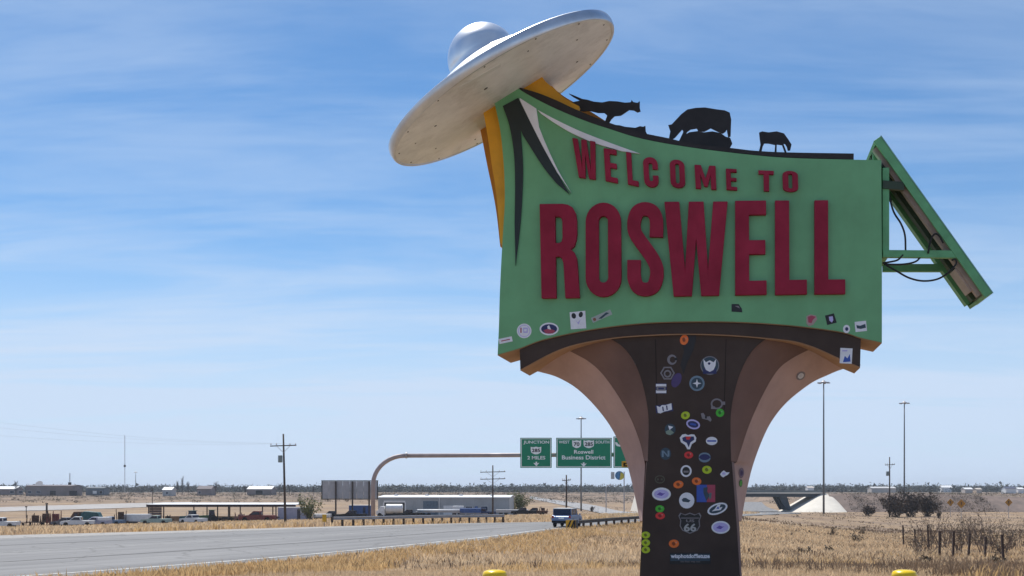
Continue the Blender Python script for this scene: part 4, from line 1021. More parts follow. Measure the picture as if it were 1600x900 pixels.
# ================================================================= GUARDRAILS, ATTENUATOR
def offset_pts(line, off, y0, y1, step):
    out = []; P = [Vector(p) for p in line]; acc = 0
    for a, b in zip(P, P[1:]):
        d = b-a; L = d.length; d.normalize(); nr = Vector((d.y, -d.x))
        t = -acc
        while t + step <= L:
            t += step; q = a + d*t + nr*off
            if y0 <= q.y <= y1: out.append((q.x, q.y, d.x, d.y))
        acc = L - t
    return out
def guardrail(pts, label, post_m=WOOD, rail_m=None):
    x0, y0 = pts[0][:2]; z0 = tz(x0, y0)
    e = empty('guardrail', (x0, y0, z0), 0, label, 'guardrail')
    prof = [(0,.48),(.05,.52),(.0,.60),(.05,.68),(.0,.74),(.03,.74),(.08,.68),(.03,.60),(.08,.52),(.03,.48)]
    vs=[]; fs=[]; n=len(prof)
    for (x,y,dx,dy) in pts:
        z = tz(x,y)-z0
        for a,b in prof: vs.append((x-x0+dy*a, y-y0-dx*a, z+b))
    for i in range(len(pts)-1):
        for j in range(n): fs.append((i*n+j,i*n+(j+1)%n,(i+1)*n+(j+1)%n,(i+1)*n+j))
    meshobj('rail', vs, fs, rail_m or STEEL, e)
    for (x,y,dx,dy) in pts:
        z = tz(x,y)-z0
        MB().box(-.09,.09,-.09,.09,-.3,.72).build('post', post_m, e).location = (x-x0-dy*.14, y-y0+dx*.14, z)
    return e
gp = offset_pts(FARS, -1.4, 92, 104.5, 1.0)
guardrail(gp, 'galvanised guardrail on wooden posts beyond the highway in front of the warehouse')
gp2 = offset_pts(NEARS, 0.9, 84, 150, 1.9)
guardrail(gp2, 'dark guardrail along the near side of the highway, starting at the striped marker', WOOD, mat('weathered_rail',(.09,.085,.08),.8))
ax, ay = P3(892, 0, 83.5).x, 83.5
e = empty('crash_cushion', (ax, ay, tz(ax,ay)), R(-12), 'yellow and black striped crash cushion at the guardrail end', 'crash cushion')
e.scale=(.8,.8,.8)
MB().box(-.42,.42,0,1.6,.1,.95).build('body', mat('cushion_dark',(.03,.04,.05),.7), e, bevel=.08)
MB().box(-.45,.45,-.04,-.004,.08,.95).build('face', mat('hazard_yellow',(.75,.42,.02),.5), e)
for i in range(3):
    a = -.42+i*.34; MB().prism([(a,.10),(a+.15,.10),(min(.44,a+.5),.93),(min(.44,a+.5)-.15,.93)],-.06,-.042).build('stripe', BLK, e)
mx_, my_ = gp[0][0]-.6, gp[0][1]-.6
e = empty('marker_post', (mx_, my_, tz(mx_,my_)), 0, 'small yellow marker at the left end of the far guardrail', 'marker')
MB().box(-.16,.16,-.02,.02,.35,.95).build('plate', mat('hazard_yellow',(0,0,0)), e); MB().box(-.03,.03,.022,.06,-.2,.9).build('post', STEEL, e)

# ================================================================= BRIDGE
BYD = 330.0; kbr = BYD/F
def bX(px): return (px-800)*kbr
def bZ(py): return CAMZ+(HOR-py)*kbr
br = empty('highway_bridge', (bX(1140), BYD, tz(bX(1140),BYD)), 0, 'low dark highway overpass at the right behind the pillar', 'bridge')
g0 = br.location.copy()
def bb_(x0,x1,y0,y1,z0,z1): return (x0-g0.x,x1-g0.x,y0-g0.y,y1-g0.y,z0-g0.z,z1-g0.z)
MB().box(*bb_(bX(1000),bX(1290),BYD,BYD+11,bZ(771.5),bZ(769.6))).build('deck', CONC, br)
for k in range(5):
    yy = BYD+.6+k*2.3
    MB().box(*bb_(bX(1000),bX(1284),yy,yy+.4,bZ(776.5),bZ(771.6))).build('girder', CONCD, br)
for y in (BYD-.02, BYD+10.6):
    MB().box(*bb_(bX(1000),bX(1290),y,y+.3,bZ(769.5),bZ(766.2))).build('parapet', mat('parapet_grey',(.17,.20,.21),.7), br)
for yy in (BYD+1.0, BYD+5.0, BYD+9.0):
    for (a,b,c_,d_) in ((1219,1231,1230,1238),(1100,1110,1092,1100)):
        MB().prism([(bX(a)-g0.x,bZ(776.6)-g0.z),(bX(b)-g0.x,bZ(776.6)-g0.z),(bX(d_)-g0.x,bZ(797)-g0.z),(bX(c_)-g0.x,bZ(797)-g0.z)], yy-g0.y, yy+.9-g0.y).build('pier', CONCD, br)
def abutment(pxl, pxt0, pxt1, pxr, label):
    zt = bZ(771.5); zb = tz(bX(pxr),BYD)-.8
    vs=[]; fs=[]; n=26; rows=7
    cx0=(bX(pxt0)+bX(pxt1))/2
    def ring(t):
        out=[]
        l=lerp(bX(pxl),bX(pxt0),t); r=lerp(bX(pxr),bX(pxt1),t)
        yd=lerp(17,.3,t)
        for j in range(n+1):
            a=math.pi*j/n; cxx=(l+r)/2; w=(r-l)/2
            out.append((cxx-w*math.cos(a), BYD+.5-yd*max(0.0,math.sin(a))**.8, lerp(zb,zt,t)))
        out.append((r,BYD+13,lerp(zb,zt,t))); out.append((l,BYD+13,lerp(zb,zt,t)))
        return out
    for i in range(rows+1): vs+=ring(i/rows)
    m_=n+3
    for i in range(rows):
        for j in range(m_): fs.append((i*m_+j,i*m_+(j+1)%m_,(i+1)*m_+(j+1)%m_,(i+1)*m_+j))
    fs.append(tuple(rows*m_+j for j in range(m_)))
    o=meshobj('bridge_abutment',vs,fs,mat('pale_concrete',(.62,.58,.51),.85,var=.05,scale=.3,grime=.15)); tag(o,label,'abutment')
    return o
abutment(1226,1284,1301,1322,'pale concrete slope under the right end of the overpass')
abutment(991,1000,1012,1024,'pale concrete slope under the left end of the overpass, half hidden by the pillar')
# embankment carrying the crossing road to the right
ex0, ex1 = bX(1293), bX(1700)
vs=[]; fs=[]; N=40
for i in range(N+1):
    x=lerp(ex0,ex1,i/N); f=1-.25*float(ss(np.array(i/N),.35,1.0)); zt=bZ(771.5)
    zg=tz(x,BYD)-1.0; zt=lerp(zg,zt,f)
    for (yy,z) in ((BYD-13,zg),(BYD-.5,zt-.05),(BYD+12,zt-.05),(BYD+26,zg)): vs.append((x,yy+.5*math.sin(i*1.7),z))
for i in range(N):
    for j in range(3): fs.append((i*4+j,i*4+j+1,(i+1)*4+j+1,(i+1)*4+j))
DIRTM = mat('embankment_scrub',(.20,.145,.12),.95,var=.3,scale=.35,col2=(.10,.078,.068))
tag(meshobj('embankment',vs,fs,DIRTM,smooth=True),kind='structure')

# distant pale buildings
fb1,_=building('long_building',40,113,600,14,5.0,.6,BRICKF,mat('grey_roof',(.13,.11,.12),.8),'long low grey-brown building on the left horizon')
for i in range(4): opening(fb1, -20+i*4.5, -18+i*4.5, 1.4, 2.6, GLASS)
for (a,b) in ((3.5,6.5),(13.5,17.5)): MB().box(a-3,b-3,-.08,-.004,-.2,2.6).build('open_bay',DARK,fb1)
MB().lathe([(.4,0),(1.5,.4),(1.9,1.0)],14,Matrix.Translation((-6,3,5.6))@Matrix.Rotation(R(50),4,'X')).build('satellite_dish',STEEL,fb1)
b_,_=building('low_house',-6,24,640,10,3.2,1.4,BRICKF,ROOFW,'low house with a white roof at the far left edge')
b_,_=building('portable_building',134,162,620,9,3.8,.7,mat('slate_wall',(.16,.19,.22),.8),mat('slate_roof',(.10,.12,.14),.8),'slate coloured hut right of the long grey building'); opening(b_,-1,1,1,2.4,HWHITE); opening(b_,2.6,4,1,2.4,DARK)
b_,_=building('farmhouse',254,268,600,8,3.0,1.4,mat('pale_wall',(.45,.45,.45),.8),ROOFW,'small pale house above the shed among bare trees'); opening(b_,-.6,.6,1,2,GLASS)
b_,_=building('farmhouse',308,330,620,9,3.4,1.6,mat('grey_wall2',(.20,.20,.22),.8),mat('grey_roof'),'dark grey house right of the small pale one') if False else building('farmhouse',308,330,620,9,3.4,1.6,BRICKF,mat('grey_roof',(.13,.11,.12),.8),'dark grey house right of the small pale one'); opening(b_,-3,-1.8,1,2.2,GLASS)
b_,_=building('barn',386,424,640,14,3.2,1.6,BRICKF,ROOFW,'low barn with a bright white roof behind the shed'); opening(b_,-2,2,.0,2.6,DARK)
b_,_=building('farmhouse',1472,1488,1150,10,4.6,2.0,WHITE,WHITE,'bright white house on the right horizon above the yellow signs','house')
b_,_=building('farmhouse',1508,1520,900,8,2.8,1.2,mat('beige_wall',(.5,.45,.4),.8),WHITE,'small beige house on the right horizon','house')
b_,_=building('farmhouse',1526,1534,900,8,2.8,1.0,mat('cream_wall',(.6,.5,.4),.8),mat('beige_wall',(0,0,0)),'tiny cream house right of the beige one','house')
b_,_=building('farmhouse',1572,1588,800,8,3.2,1.4,WHITE,mat('navy_roof',(.05,.06,.11),.8),'white house with a dark roof near the right edge','house')
b_,_=building('farmhouse',1591,1600,820,8,3.0,1.0,WHITE,WHITE,'small white house at the very right edge','house')
b_,_=building('long_building',1362,1400,1000,12,3.8,1.2,mat('beige_wall',(0,0,0)),mat('grey_white',(0,0,0)),'long low pale building behind the utility pole','building')
b_,_=building('farmhouse',1262,1272,1100,9,4.2,1.4,WHITE,mat('beige_wall',(0,0,0)),'pale house above the bridge abutment','house')

# warning signs
def warn(px, py, Y, label, s=.62):
    x=(px-800)*Y/F; g=tz(x,Y); z=CAMZ+(HOR-py)*Y/F-g
    e=empty('warning_sign',(x,Y,g),R(5),label,'road sign','yellow diamond signs in the field')
    MB().prism([(0,z-s),(s,z),(0,z+s),(-s,z)],-.03,0).build('plate',SIGNY,e); MB().box(-.05,.05,.002,.08,-.3,z+s*.5).build('post',STEEL,e)
    MB().box(-.07,.07,-.045,-.032,z-.28,z+.28).build('symbol',BLK,e); MB().prism([(-.2,z+.1),(.2,z+.1),(0,z+.36)],-.045,-.032).build('symbol',BLK,e)
warn(1485,785,262,'yellow sign darkened as backlit, leftmost of the three in the right field',.85)
warn(1502,787,240,'dark yellow diamond sign, middle of the three in the right field',.95)
warn(1576,785,250,'orange diamond sign, rightmost of the three in the right field',.85)

# fence right
FG='thin posts of the wire fence at the right'
fp=[(1451,858,818,75),(1468,882,838,56),(1489,881,835,54),(1513,873,832,57),(1539,876,838,55),(1568,887,842,49),(1412,850,815,85),(1430,845,818,88)]
fence=empty('wire_fence',(20,50,tz(20,50)),0,'rusty steel post and wire fence in the dry field at the right','fence')
tops=[]
for (px,pb,pt,Y) in fp:
    x=(px-800)*Y/F; g=tz(x,Y); h=(pb-pt)*Y/F
    q=MB().box(-.045,.045,-.045,.045,-.2,h).build('post',mat('post_rust',(.06,.04,.035),.9),fence); q.location=(x-20,Y-50,g-fence.location.z); q.rotation_euler=(R(rnd.uniform(-3,3)),R(rnd.uniform(-4,4)),0)
    tops.append((x-20,Y-50,g-fence.location.z,h))
tops.sort(key=lambda t:t[0]/(t[1]+50))
tops = [tops[i] for i in (0,1,2,3,5,7)]
for zf in (.35,.6,.9):
    MB().tube([(a,b,c_+h*zf) for a,b,c_,h in tops],.004,4).build('wire',mat('rusty_wire',(.08,.06,.05),.8),fence)

# ================================================================= TERRAIN MESH
def axis(lims, step, grow):
    c=[0.0]
    while c[-1]<lims[1]:
        c.append(c[-1]+ (step if c[-1]<lims[0] else step+(c[-1]-lims[0])*grow))
    return c
xp=axis((55,4500),.7,.03); xs=np.array([-v for v in xp[:0:-1]]+xp)
yp=axis((125,9000),.62,.02); ys=np.array([-30,-22,-15,-9,-4]+yp)
XX,YY=np.meshgrid(xs,ys)
ZZ,SN,SF=terrain(XX,YY)
inside=(SN<-.05)&(SF<-.05)
ZZ=ZZ-np.where(inside,.2,0)
ZZ=ZZ+ (ss(np.abs(YY),700,3000)*0)
nv=XX.size; nx=len(xs); ny=len(ys)
idx=np.arange(nv).reshape(ny,nx)
quads=np.stack([idx[:-1,:-1],idx[:-1,1:],idx[1:,1:],idx[1:,:-1]],-1).reshape(-1,4)
def np_mesh(name,co,faces,m,smooth=True):
    me=bpy.data.meshes.new(name); k=faces.shape[1]
    me.vertices.add(len(co)); me.vertices.foreach_set('co',co.astype(np.float32).ravel())
    me.loops.add(faces.size); me.loops.foreach_set('vertex_index',faces.astype(np.int32).ravel())
    me.polygons.add(len(faces)); me.polygons.foreach_set('loop_start',np.arange(0,faces.size,k,dtype=np.int32))
    me.polygons.foreach_set('loop_total',np.full(len(faces),k,dtype=np.int32))
    me.update(calc_edges=True); me.validate()
    if smooth: me.shade_smooth()
    me.materials.append(m)
    o=bpy.data.objects.new(name,me); COL.objects.link(o); return o
def ground_mat():
    m=bpy.data.materials.new('dry_ground'); m.use_nodes=True; n,l=m.node_tree.nodes,m.node_tree.links; b=n['Principled BSDF']
    b.inputs['Roughness'].default_value=.95; b.inputs['Specular IOR Level'].default_value=.1
    t=n.new('ShaderNodeTexCoord')
    def nz_(s,d=6,r=.6,sc=(1,1,1)):
        mp_=n.new('ShaderNodeMapping'); mp_.inputs['Scale'].default_value=sc; l.new(t.outputs['Object'],mp_.inputs[0])
        q=n.new('ShaderNodeTexNoise'); q.inputs['Scale'].default_value=s; q.inputs['Detail'].default_value=d; q.inputs['Roughness'].default_value=r; l.new(mp_.outputs[0],q.inputs['Vector']); return q.outputs['Fac']
    def rg(v,a,b_,lo=0,hi=1):
        q=n.new('ShaderNodeMapRange'); q.interpolation_type='SMOOTHSTEP'; l.new(v,q.inputs['Value']); q.inputs['From Min'].default_value=a; q.inputs['From Max'].default_value=b_; q.inputs['To Min'].default_value=lo; q.inputs['To Max'].default_value=hi; return q.outputs[0]
    def mix(f,a,b_):
        q=n.new('ShaderNodeMix'); q.data_type='RGBA'; l.new(f,q.inputs['Factor'])
        for i,v in ((6,a),(7,b_)):
            if isinstance(v,tuple): q.inputs[i].default_value=(*v,1)
            else: l.new(v,q.inputs[i])
        return q.outputs[2]
    c=mix(rg(nz_(.35,8,.65),.35,.65),(.42,.31,.195),(.31,.23,.15))
    c=mix(rg(nz_(.045,6,.6),.45,.62),c,(.43,.285,.135))
    c=mix(rg(nz_(2.2,6,.7),.52,.74),c,(.17,.125,.085))
    c=mix(rg(nz_(.6,8,.7),.50,.62,0,.6),c,(.42,.37,.31))
    c=mix(rg(nz_(.028,7,.62,(1,.6,1)),.54,.68,0,.55),c,(.22,.175,.15))
    # broad brown drifts of dead weeds
    c=mix(rg(nz_(.11,9,.75,(.45,1.6,1)),.47,.60,0,.75),c,(.20,.145,.11))
    # scrub and bare earth take over beyond the yard
    sp=n.new('ShaderNodeSeparateXYZ'); l.new(t.outputs['Object'],sp.inputs[0])
    c=mix(rg(sp.outputs['Y'],70,150,0,.75),c,mix(rg(nz_(.09,9,.75,(.5,1.5,1)),.40,.60),(.33,.24,.155),(.17,.125,.10)))
    far=rg(sp.outputs['Y'],430,560)
    scrub=mix(rg(nz_(.05,8,.7),.42,.6),(.27,.20,.15),(.115,.095,.075))
    c=mix(far,c,scrub)
    l.new(c,b.inputs['Base Color'])
    bp=n.new('ShaderNodeBump'); bp.inputs['Strength'].default_value=.9; bp.inputs['Distance'].default_value=.12
    l.new(nz_(4.5,8,.75),bp.inputs['Height']); l.new(bp.outputs[0],b.inputs['Normal'])
    return m
gr=np_mesh('ground',np.stack([XX.ravel(),YY.ravel(),ZZ.ravel()],1),quads,ground_mat())
tag(gr,kind='structure')

# ---- highway
def asphalt(name,c1,c2):
    m=mat(name,c1,.85,var=.1,scale=.12,col2=c2,bump=.15)
    return m
ROADM=bpy.data.materials.new('worn_concrete_road'); ROADM.use_nodes=True
def road_mat(m):
    n,l=m.node_tree.nodes,m.node_tree.links; b=n['Principled BSDF']; b.inputs['Roughness'].default_value=.8
    uv=n.new('ShaderNodeUVMap'); sp=n.new('ShaderNodeSeparateXYZ'); l.new(uv.outputs[0],sp.inputs[0])
    t=n.new('ShaderNodeTexCoord')
    nz_=n.new('ShaderNodeTexNoise'); nz_.inputs['Scale'].default_value=.5; nz_.inputs['Detail'].default_value=8; nz_.inputs['Roughness'].default_value=.7; l.new(t.outputs['Object'],nz_.inputs['Vector'])
    # long streaks along the lanes
    mp_=n.new('ShaderNodeMapping'); mp_.inputs['Scale'].default_value=(26,.05,1); l.new(uv.outputs[0],mp_.inputs[0])
    st=n.new('ShaderNodeTexNoise'); st.inputs['Scale'].default_value=1; st.inputs['Detail'].default_value=4; l.new(mp_.outputs[0],st.inputs['Vector'])
    ramp=n.new('ShaderNodeValToRGB'); l.new(st.outputs['Fac'],ramp.inputs[0])
    ramp.color_ramp.elements[0].position=.35; ramp.color_ramp.elements[0].color=(.115,.115,.118,1)
    ramp.color_ramp.elements[1].position=.65; ramp.color_ramp.elements[1].color=(.20,.197,.197,1)
    mr=n.new('ShaderNodeMapRange'); l.new(nz_.outputs['Fac'],mr.inputs['Value']); mr.inputs['From Min'].default_value=.35; mr.inputs['From Max'].default_value=.7; mr.inputs['To Max'].default_value=.5
    mi=n.new('ShaderNodeMix'); mi.data_type='RGBA'; l.new(mr.outputs[0],mi.inputs['Factor']); l.new(ramp.outputs[0],mi.inputs[6]); mi.inputs[7].default_value=(.155,.15,.148,1)
    # paler shoulder on the far side (u near 1)
    sh1=n.new('ShaderNodeMapRange'); l.new(sp.outputs['X'],sh1.inputs['Value']); sh1.inputs['From Min'].default_value=.78; sh1.inputs['From Max'].default_value=.8
    m3=n.new('ShaderNodeMix'); m3.data_type='RGBA'; l.new(sh1.outputs[0],m3.inputs['Factor']); l.new(mi.outputs[2],m3.inputs[6]); m3.inputs[7].default_value=(.27,.258,.245,1)
    vo=n.new('ShaderNodeTexVoronoi'); vo.feature='DISTANCE_TO_EDGE'; vo.inputs['Scale'].default_value=.22
    wv=n.new('ShaderNodeMapping'); l.new(t.outputs['Object'],wv.inputs[0]); wn_=n.new('ShaderNodeVectorMath'); wn_.operation='ADD'
    nn=n.new('ShaderNodeTexNoise'); nn.inputs['Scale'].default_value=.6; nn.inputs['Detail'].default_value=6; l.new(t.outputs['Object'],nn.inputs['Vector'])
    l.new(wv.outputs[0],wn_.inputs[0]); l.new(nn.outputs['Color'],wn_.inputs[1]); l.new(wn_.outputs[0],vo.inputs['Vector'])
    ck=n.new('ShaderNodeMapRange'); l.new(vo.outputs['Distance'],ck.inputs['Value']); ck.inputs['From Max'].default_value=.02; ck.inputs['To Min'].default_value=.7; ck.inputs['To Max'].default_value=0
    m4=n.new('ShaderNodeMix'); m4.data_type='RGBA'; l.new(ck.outputs[0],m4.inputs['Factor']); l.new(m3.outputs[2],m4.inputs[6]); m4.inputs[7].default_value=(.08,.078,.076,1)
    l.new(m4.outputs[2],b.inputs['Base Color'])
road_mat(ROADM)
def strip(name,A,B,m,lift,n=160,cols=10,parent=None):
    A,B=resample(A,n),resample(B,n); vs=[]; uvs=[]; L=0
    pa=np.array(A); pb=np.array(B)
    T=np.linspace(0,1,cols+1)
    X=pa[:,0:1]*(1-T)+pb[:,0:1]*T; Yv=pa[:,1:2]*(1-T)+pb[:,1:2]*T
    Z=terrain(X,Yv)[0]+lift
    co=np.stack([X.ravel(),Yv.ravel(),Z.ravel()],1)
    idx=np.arange(n*(cols+1)).reshape(n,cols+1)
    q=np.stack([idx[:-1,:-1],idx[:-1,1:],idx[1:,1:],idx[1:,:-1]],-1).reshape(-1,4)[:, ::-1]
    o=np_mesh(name,co,q,m,False)
    me=o.data; bm=bmesh.new(); bm.from_mesh(me); bmesh.ops.recalc_face_normals(bm,faces=bm.faces)
    for f in bm.faces:
        if f.normal.z<0: f.normal_flip()
    uv=bm.loops.layers.uv.new('UVMap'); s=np.concatenate([[0],np.cumsum(np.hypot(*np.diff(pa,axis=0).T))])
    for f in bm.faces:
        for lp in f.loops:
            i,j=divmod(lp.vert.index,cols+1); lp[uv].uv=(T[j],s[i])
    bm.to_mesh(me); bm.free()
    if parent: o.parent=parent
    return o
NR=resample(NEARS,220); FR=resample(FARS,220)
road=strip('highway',NR,FR,ROADM,.03,220,12); tag(road,kind='structure')
def lane(f,w,m,name,i0=8,i1=150,dash=None):
    A=[];B=[]
    for i in range(i0,i1):
        a,b=Vector(NR[i]),Vector(FR[i]); d=(b-a); L=d.length; d.normalize()
        A.append(tuple(a+d*(L*f-w/2))); B.append(tuple(a+d*(L*f+w/2)))
    return strip(name,A,B,m,.042,len(A),1,parent=road)
PAINT=mat('worn_white_paint',(.52,.52,.50),.8,var=.2,scale=1.2); SEAM=mat('tar_seam',(.07,.068,.066),.9)
lane(.04,.28,PAINT,'edge_line'); lane(.78,.22,PAINT,'edge_line'); lane(.805,.20,SEAM,'joint'); lane(.55,.16,SEAM,'joint'); lane(.22,.14,SEAM,'joint'); lane(.38,.12,PAINT,'lane_line')

# ---- other roads seen farther off
def photo_road(name,up,lo,m,lift=.12,n=60):
    A=[G(x,y) for x,y in resample(cr(up,4),n)]; B=[G(x,y) for x,y in resample(cr(lo,4),n)]
    vs=[];fs=[];c_=4
    for a,b in zip(A,B):
        for k in range(c_+1):
            q=a.lerp(b,k/c_); vs.append((q.x,q.y,tz(q.x,q.y)+lift))
    for i in range(n-1):
        for k in range(c_): fs.append((i*(c_+1)+k,i*(c_+1)+k+1,(i+1)*(c_+1)+k+1,(i+1)*(c_+1)+k))
    o=meshobj(name,vs,fs,m); 
    for p_ in o.data.polygons:
        pass
    return tag(o,kind='structure')
PALE=mat('pale_road',(.33,.31,.295),.9,var=.08,scale=.05); GREYR=mat('grey_road',(.27,.265,.265),.9,var=.08,scale=.05)
photo_road('frontage_road',[(-80,795),(0,793),(100,790),(200,787),(300,785)],[(-80,803),(0,800),(100,797),(200,794),(300,790)],PALE)
photo_road('side_road',[(828,776),(872,782.5),(908,787),(936,791.5),(967,799),(1010,803)],[(828,779.5),(870,788),(908,796),(940,803),(967,808),(1010,811)],GREYR,.15)

# ================================================================= VEGETATION
rng=np.random.default_rng(3)
def blades(name,X,Y,H,Wd,nb,spread,m,lean=.9,zoff=0):
    """tufts of nb curved blades each at (X,Y)"""
    n=len(X); Z=terrain(X,Y)[0]+zoff
    N=n*nb
    bx_=np.repeat(X,nb)+rng.normal(0,1,N)*np.repeat(spread,nb); by_=np.repeat(Y,nb)+rng.normal(0,1,N)*np.repeat(spread,nb); bz_=np.repeat(Z,nb)
    h=np.repeat(H,nb)*rng.uniform(.5,1.1,N); a=rng.uniform(0,2*np.pi,N); w=np.repeat(Wd,nb)*rng.uniform(.6,1.2,N)
    la=rng.uniform(0,2*np.pi,N); ld=h*rng.uniform(.05,lean,N)
    dx,dy=np.cos(a)*w/2,np.sin(a)*w/2; lx,ly=np.cos(la)*ld,np.sin(la)*ld
    p0=np.stack([bx_-dx,by_-dy,bz_-.03],1); p1=np.stack([bx_+dx,by_+dy,bz_-.03],1)
    p2=np.stack([bx_+dx*.7+lx*.4,by_+dy*.7+ly*.4,bz_+h*.6],1); p3=np.stack([bx_-dx*.7+lx*.4,by_-dy*.7+ly*.4,bz_+h*.6],1); p4=np.stack([bx_+lx,by_+ly,bz_+h],1)
    co=np.concatenate([p0,p1,p2,p3,p4]); i=np.arange(N)
    f=np.concatenate([np.stack([i,i+N,i+2*N],1),np.stack([i,i+2*N,i+3*N],1),np.stack([i+3*N,i+2*N,i+4*N],1)])
    o=np_mesh(name,co,f,m,False); tag(o,kind='stuff'); return o
def leaf_mat(name,c1,c2,sc=.6,tr=0.0):
    m=mat(name,c1,.9,var=.1,scale=sc,col2=c2,spec=.1)
    if tr>0:
        n,l=m.node_tree.nodes,m.node_tree.links; b=n['Principled BSDF']; out=n['Material Output']
        t=n.new('ShaderNodeBsdfTranslucent'); l.new(b.inputs['Base Color'].links[0].from_socket,t.inputs['Color'])
        x=n.new('ShaderNodeMixShader'); x.inputs[0].default_value=tr
        l.new(b.outputs[0],x.inputs[1]); l.new(t.outputs[0],x.inputs[2]); l.new(x.outputs[0],out.inputs['Surface'])
    return m
TANG=leaf_mat('dry_grass_tan',(.72,.55,.36),(.52,.38,.24),.9,.5); GOLD=leaf_mat('dry_grass_gold',(.68,.48,.25),(.52,.35,.17),.5,.5); STRAW=leaf_mat('dry_grass_brown',(.30,.21,.14),(.17,.125,.09),.8,.3)
def field(n,y0,y1,side='near',pw=1.0,lim=None):
    Y=y0+(y1-y0)*rng.random(n*3)**pw; X=(rng.random(n*3)*2-1)*(Y*.5+4)
    sn=sdist(X,Y,NEARS); sf=-sdist(X,Y,FARS)
    ok=(sn>.5) if side=='near' else (sf>.8)
    ok&=~((np.abs(X-2.2)<.9)&(np.abs(Y-14.3)<.9))
    for c_ in ((-.14,9.62),(3.24,9.62)): ok&=np.hypot(X-c_[0],Y-c_[1])>.25
    X,Y=X[ok][:n],Y[ok][:n]; return X,Y,sdist(X,Y,NEARS)
X,Y,D=field(52000,17,46,pw=.8)
clump=.5+.5*np.sin(X*.9+np.sin(Y*.7)*2)*np.cos(Y*.55+X*.3)
k=rng.random(len(X))<.12+.85*ss(clump+.5*np.sin(X*2.3)*np.sin(Y*1.7),.15,.6); X,Y,clump=X[k],Y[k],clump[k]
blades('dry_grass',X,Y,.05+.17*clump*rng.random(len(X)),.007+.00028*Y,7,np.full(len(X),.13),TANG)
X,Y,D=field(22000,44,130,pw=.7)
blades('dry_grass',X,Y,.20+.0*Y+.15*rng.random(len(X)),.02+.0006*Y,5,.12+.003*Y,TANG)
# golden taller grass beside the road edge and in patches
X,Y,D=field(60000,30,108,pw=.8); k=(D<4.8+1.5*np.sin(Y*.35)+1.2*np.sin(X*.8)); X,Y=X[k],Y[k]
blades('golden_grass',X,Y,.12+.26*rng.random(len(X))**1.5,.014+.0007*Y,6,np.full(len(X),.16),GOLD)
X,Y,D=field(9000,20,80); k=(np.sin(X*.33+1)*np.sin(Y*.21+X*.1)>.45); X,Y=X[k],Y[k]
blades('golden_grass',X,Y,.12+.24*rng.random(len(X))**1.5,.014+.0006*Y,6,np.full(len(X),.16),GOLD)
X,Y,D=field(9000,19,150,pw=1.1); k=(np.sin(X*.19+Y*.07)*np.sin(Y*.13+1)>-.1)&((X>3)|(rng.random(len(X))<.25)); X,Y=X[k],Y[k]
blades('weed_clumps',X,Y,.16+.25*rng.random(len(X))**2,.016+.0007*Y,7,.12+.002*Y,STRAW,lean=.9)
# verge beyond the road
X,Y,D=field(16000,60,240,'far',pw=1.0)
blades('dry_grass',X,Y,.25+.3*rng.random(len(X)),.04+.0008*Y,5,.2+.003*Y,TANG)
X,Y,D=field(9000,60,230,'far'); k=np.sin(X*.23)*np.sin(Y*.11+X*.05)>.1; X,Y=X[k],Y[k]
blades('golden_grass',X,Y,.3+.25*rng.random(len(X)),.05+.0008*Y,5,.3+.003*Y,GOLD)

# scrub clumps: small leaf cards filling a dome
def scrub(name,X,Y,Rr,Hh,nf,m,sz=.25,Z=None):
    n=len(X); N=n*nf; Z=terrain(X,Y)[0] if Z is None else Z
    u=rng.normal(0,1,(N,3)); u/=np.linalg.norm(u,axis=1)[:,None]; rad=rng.random(N)**.45; u*=rad[:,None]; u[:,2]=np.abs(u[:,2])
    lump=1+.35*np.sin(u[:,0]*5+np.repeat(X,nf))*np.cos(u[:,1]*4+np.repeat(Y,nf))
    c=np.stack([np.repeat(X,nf)+u[:,0]*np.repeat(Rr,nf)*lump,np.repeat(Y,nf)+u[:,1]*np.repeat(Rr,nf)*lump,np.repeat(Z,nf)+u[:,2]*np.repeat(Hh,nf)*lump],1)
    a=rng.normal(0,1,(N,3)); b=rng.normal(0,1,(N,3)); s=np.repeat(Rr,nf)[:,None]*sz*rng.uniform(.5,1.2,(N,1))
    a=a/np.linalg.norm(a,axis=1)[:,None]*s; b=b/np.linalg.norm(b,axis=1)[:,None]*s
    co=np.concatenate([c,c+a,c+b]); i=np.arange(N)
    return np_mesh(name,co,np.stack([i,i+N,i+2*N],1),m,False)
SCR=leaf_mat('scrub_dark',(.075,.062,.048),(.14,.11,.08),.05); SCG=leaf_mat('scrub_olive',(.12,.12,.07),(.20,.17,.11),.05)
def farpts(n,y0,y1,w=.5):
    Y=y0+(y1-y0)*rng.random(n); X=(rng.random(n)*2-1)*Y*w; ok=(sdist(X,Y,NEARS)>3)|(-sdist(X,Y,FARS)>6); return X[ok],Y[ok]
X,Y=farpts(2200,470,760); o=scrub('scrub_brush',X,Y,rng.uniform(.8,2.2,len(X)),rng.uniform(.5,1.4,len(X)),16,SCR); tag(o,kind='stuff')
X,Y=farpts(1500,480,900); o=scrub('scrub_brush',X,Y,rng.uniform(.8,2.2,len(X)),rng.uniform(.5,1.3,len(X)),14,SCG); tag(o,kind='stuff')
X,Y=farpts(5200,95,420); k=X>.04*Y+4; X,Y=X[k],Y[k]; o=scrub('scrub_brush',X,Y,rng.uniform(.25,.8,len(X)),rng.uniform(.15,.5,len(X)),12,SCR); tag(o,kind='stuff')
Xe=rng.uniform(ex0+4,ex1-30,1300); te=rng.random(1300); ze0=terrain(Xe,np.full(1300,BYD))[0]-1.0
ze1=ze0+(bZ(771.5)-ze0)*(1-.25*ss((Xe-ex0)/(ex1-ex0),.35,1.0))-.05
o=scrub('scrub_brush',Xe,BYD-13+12.5*te,rng.uniform(.4,1.2,1300),rng.uniform(.3,.9,1300),10,SCR,.25,ze0+(ze1-ze0)*te-.1); tag(o,kind='stuff')
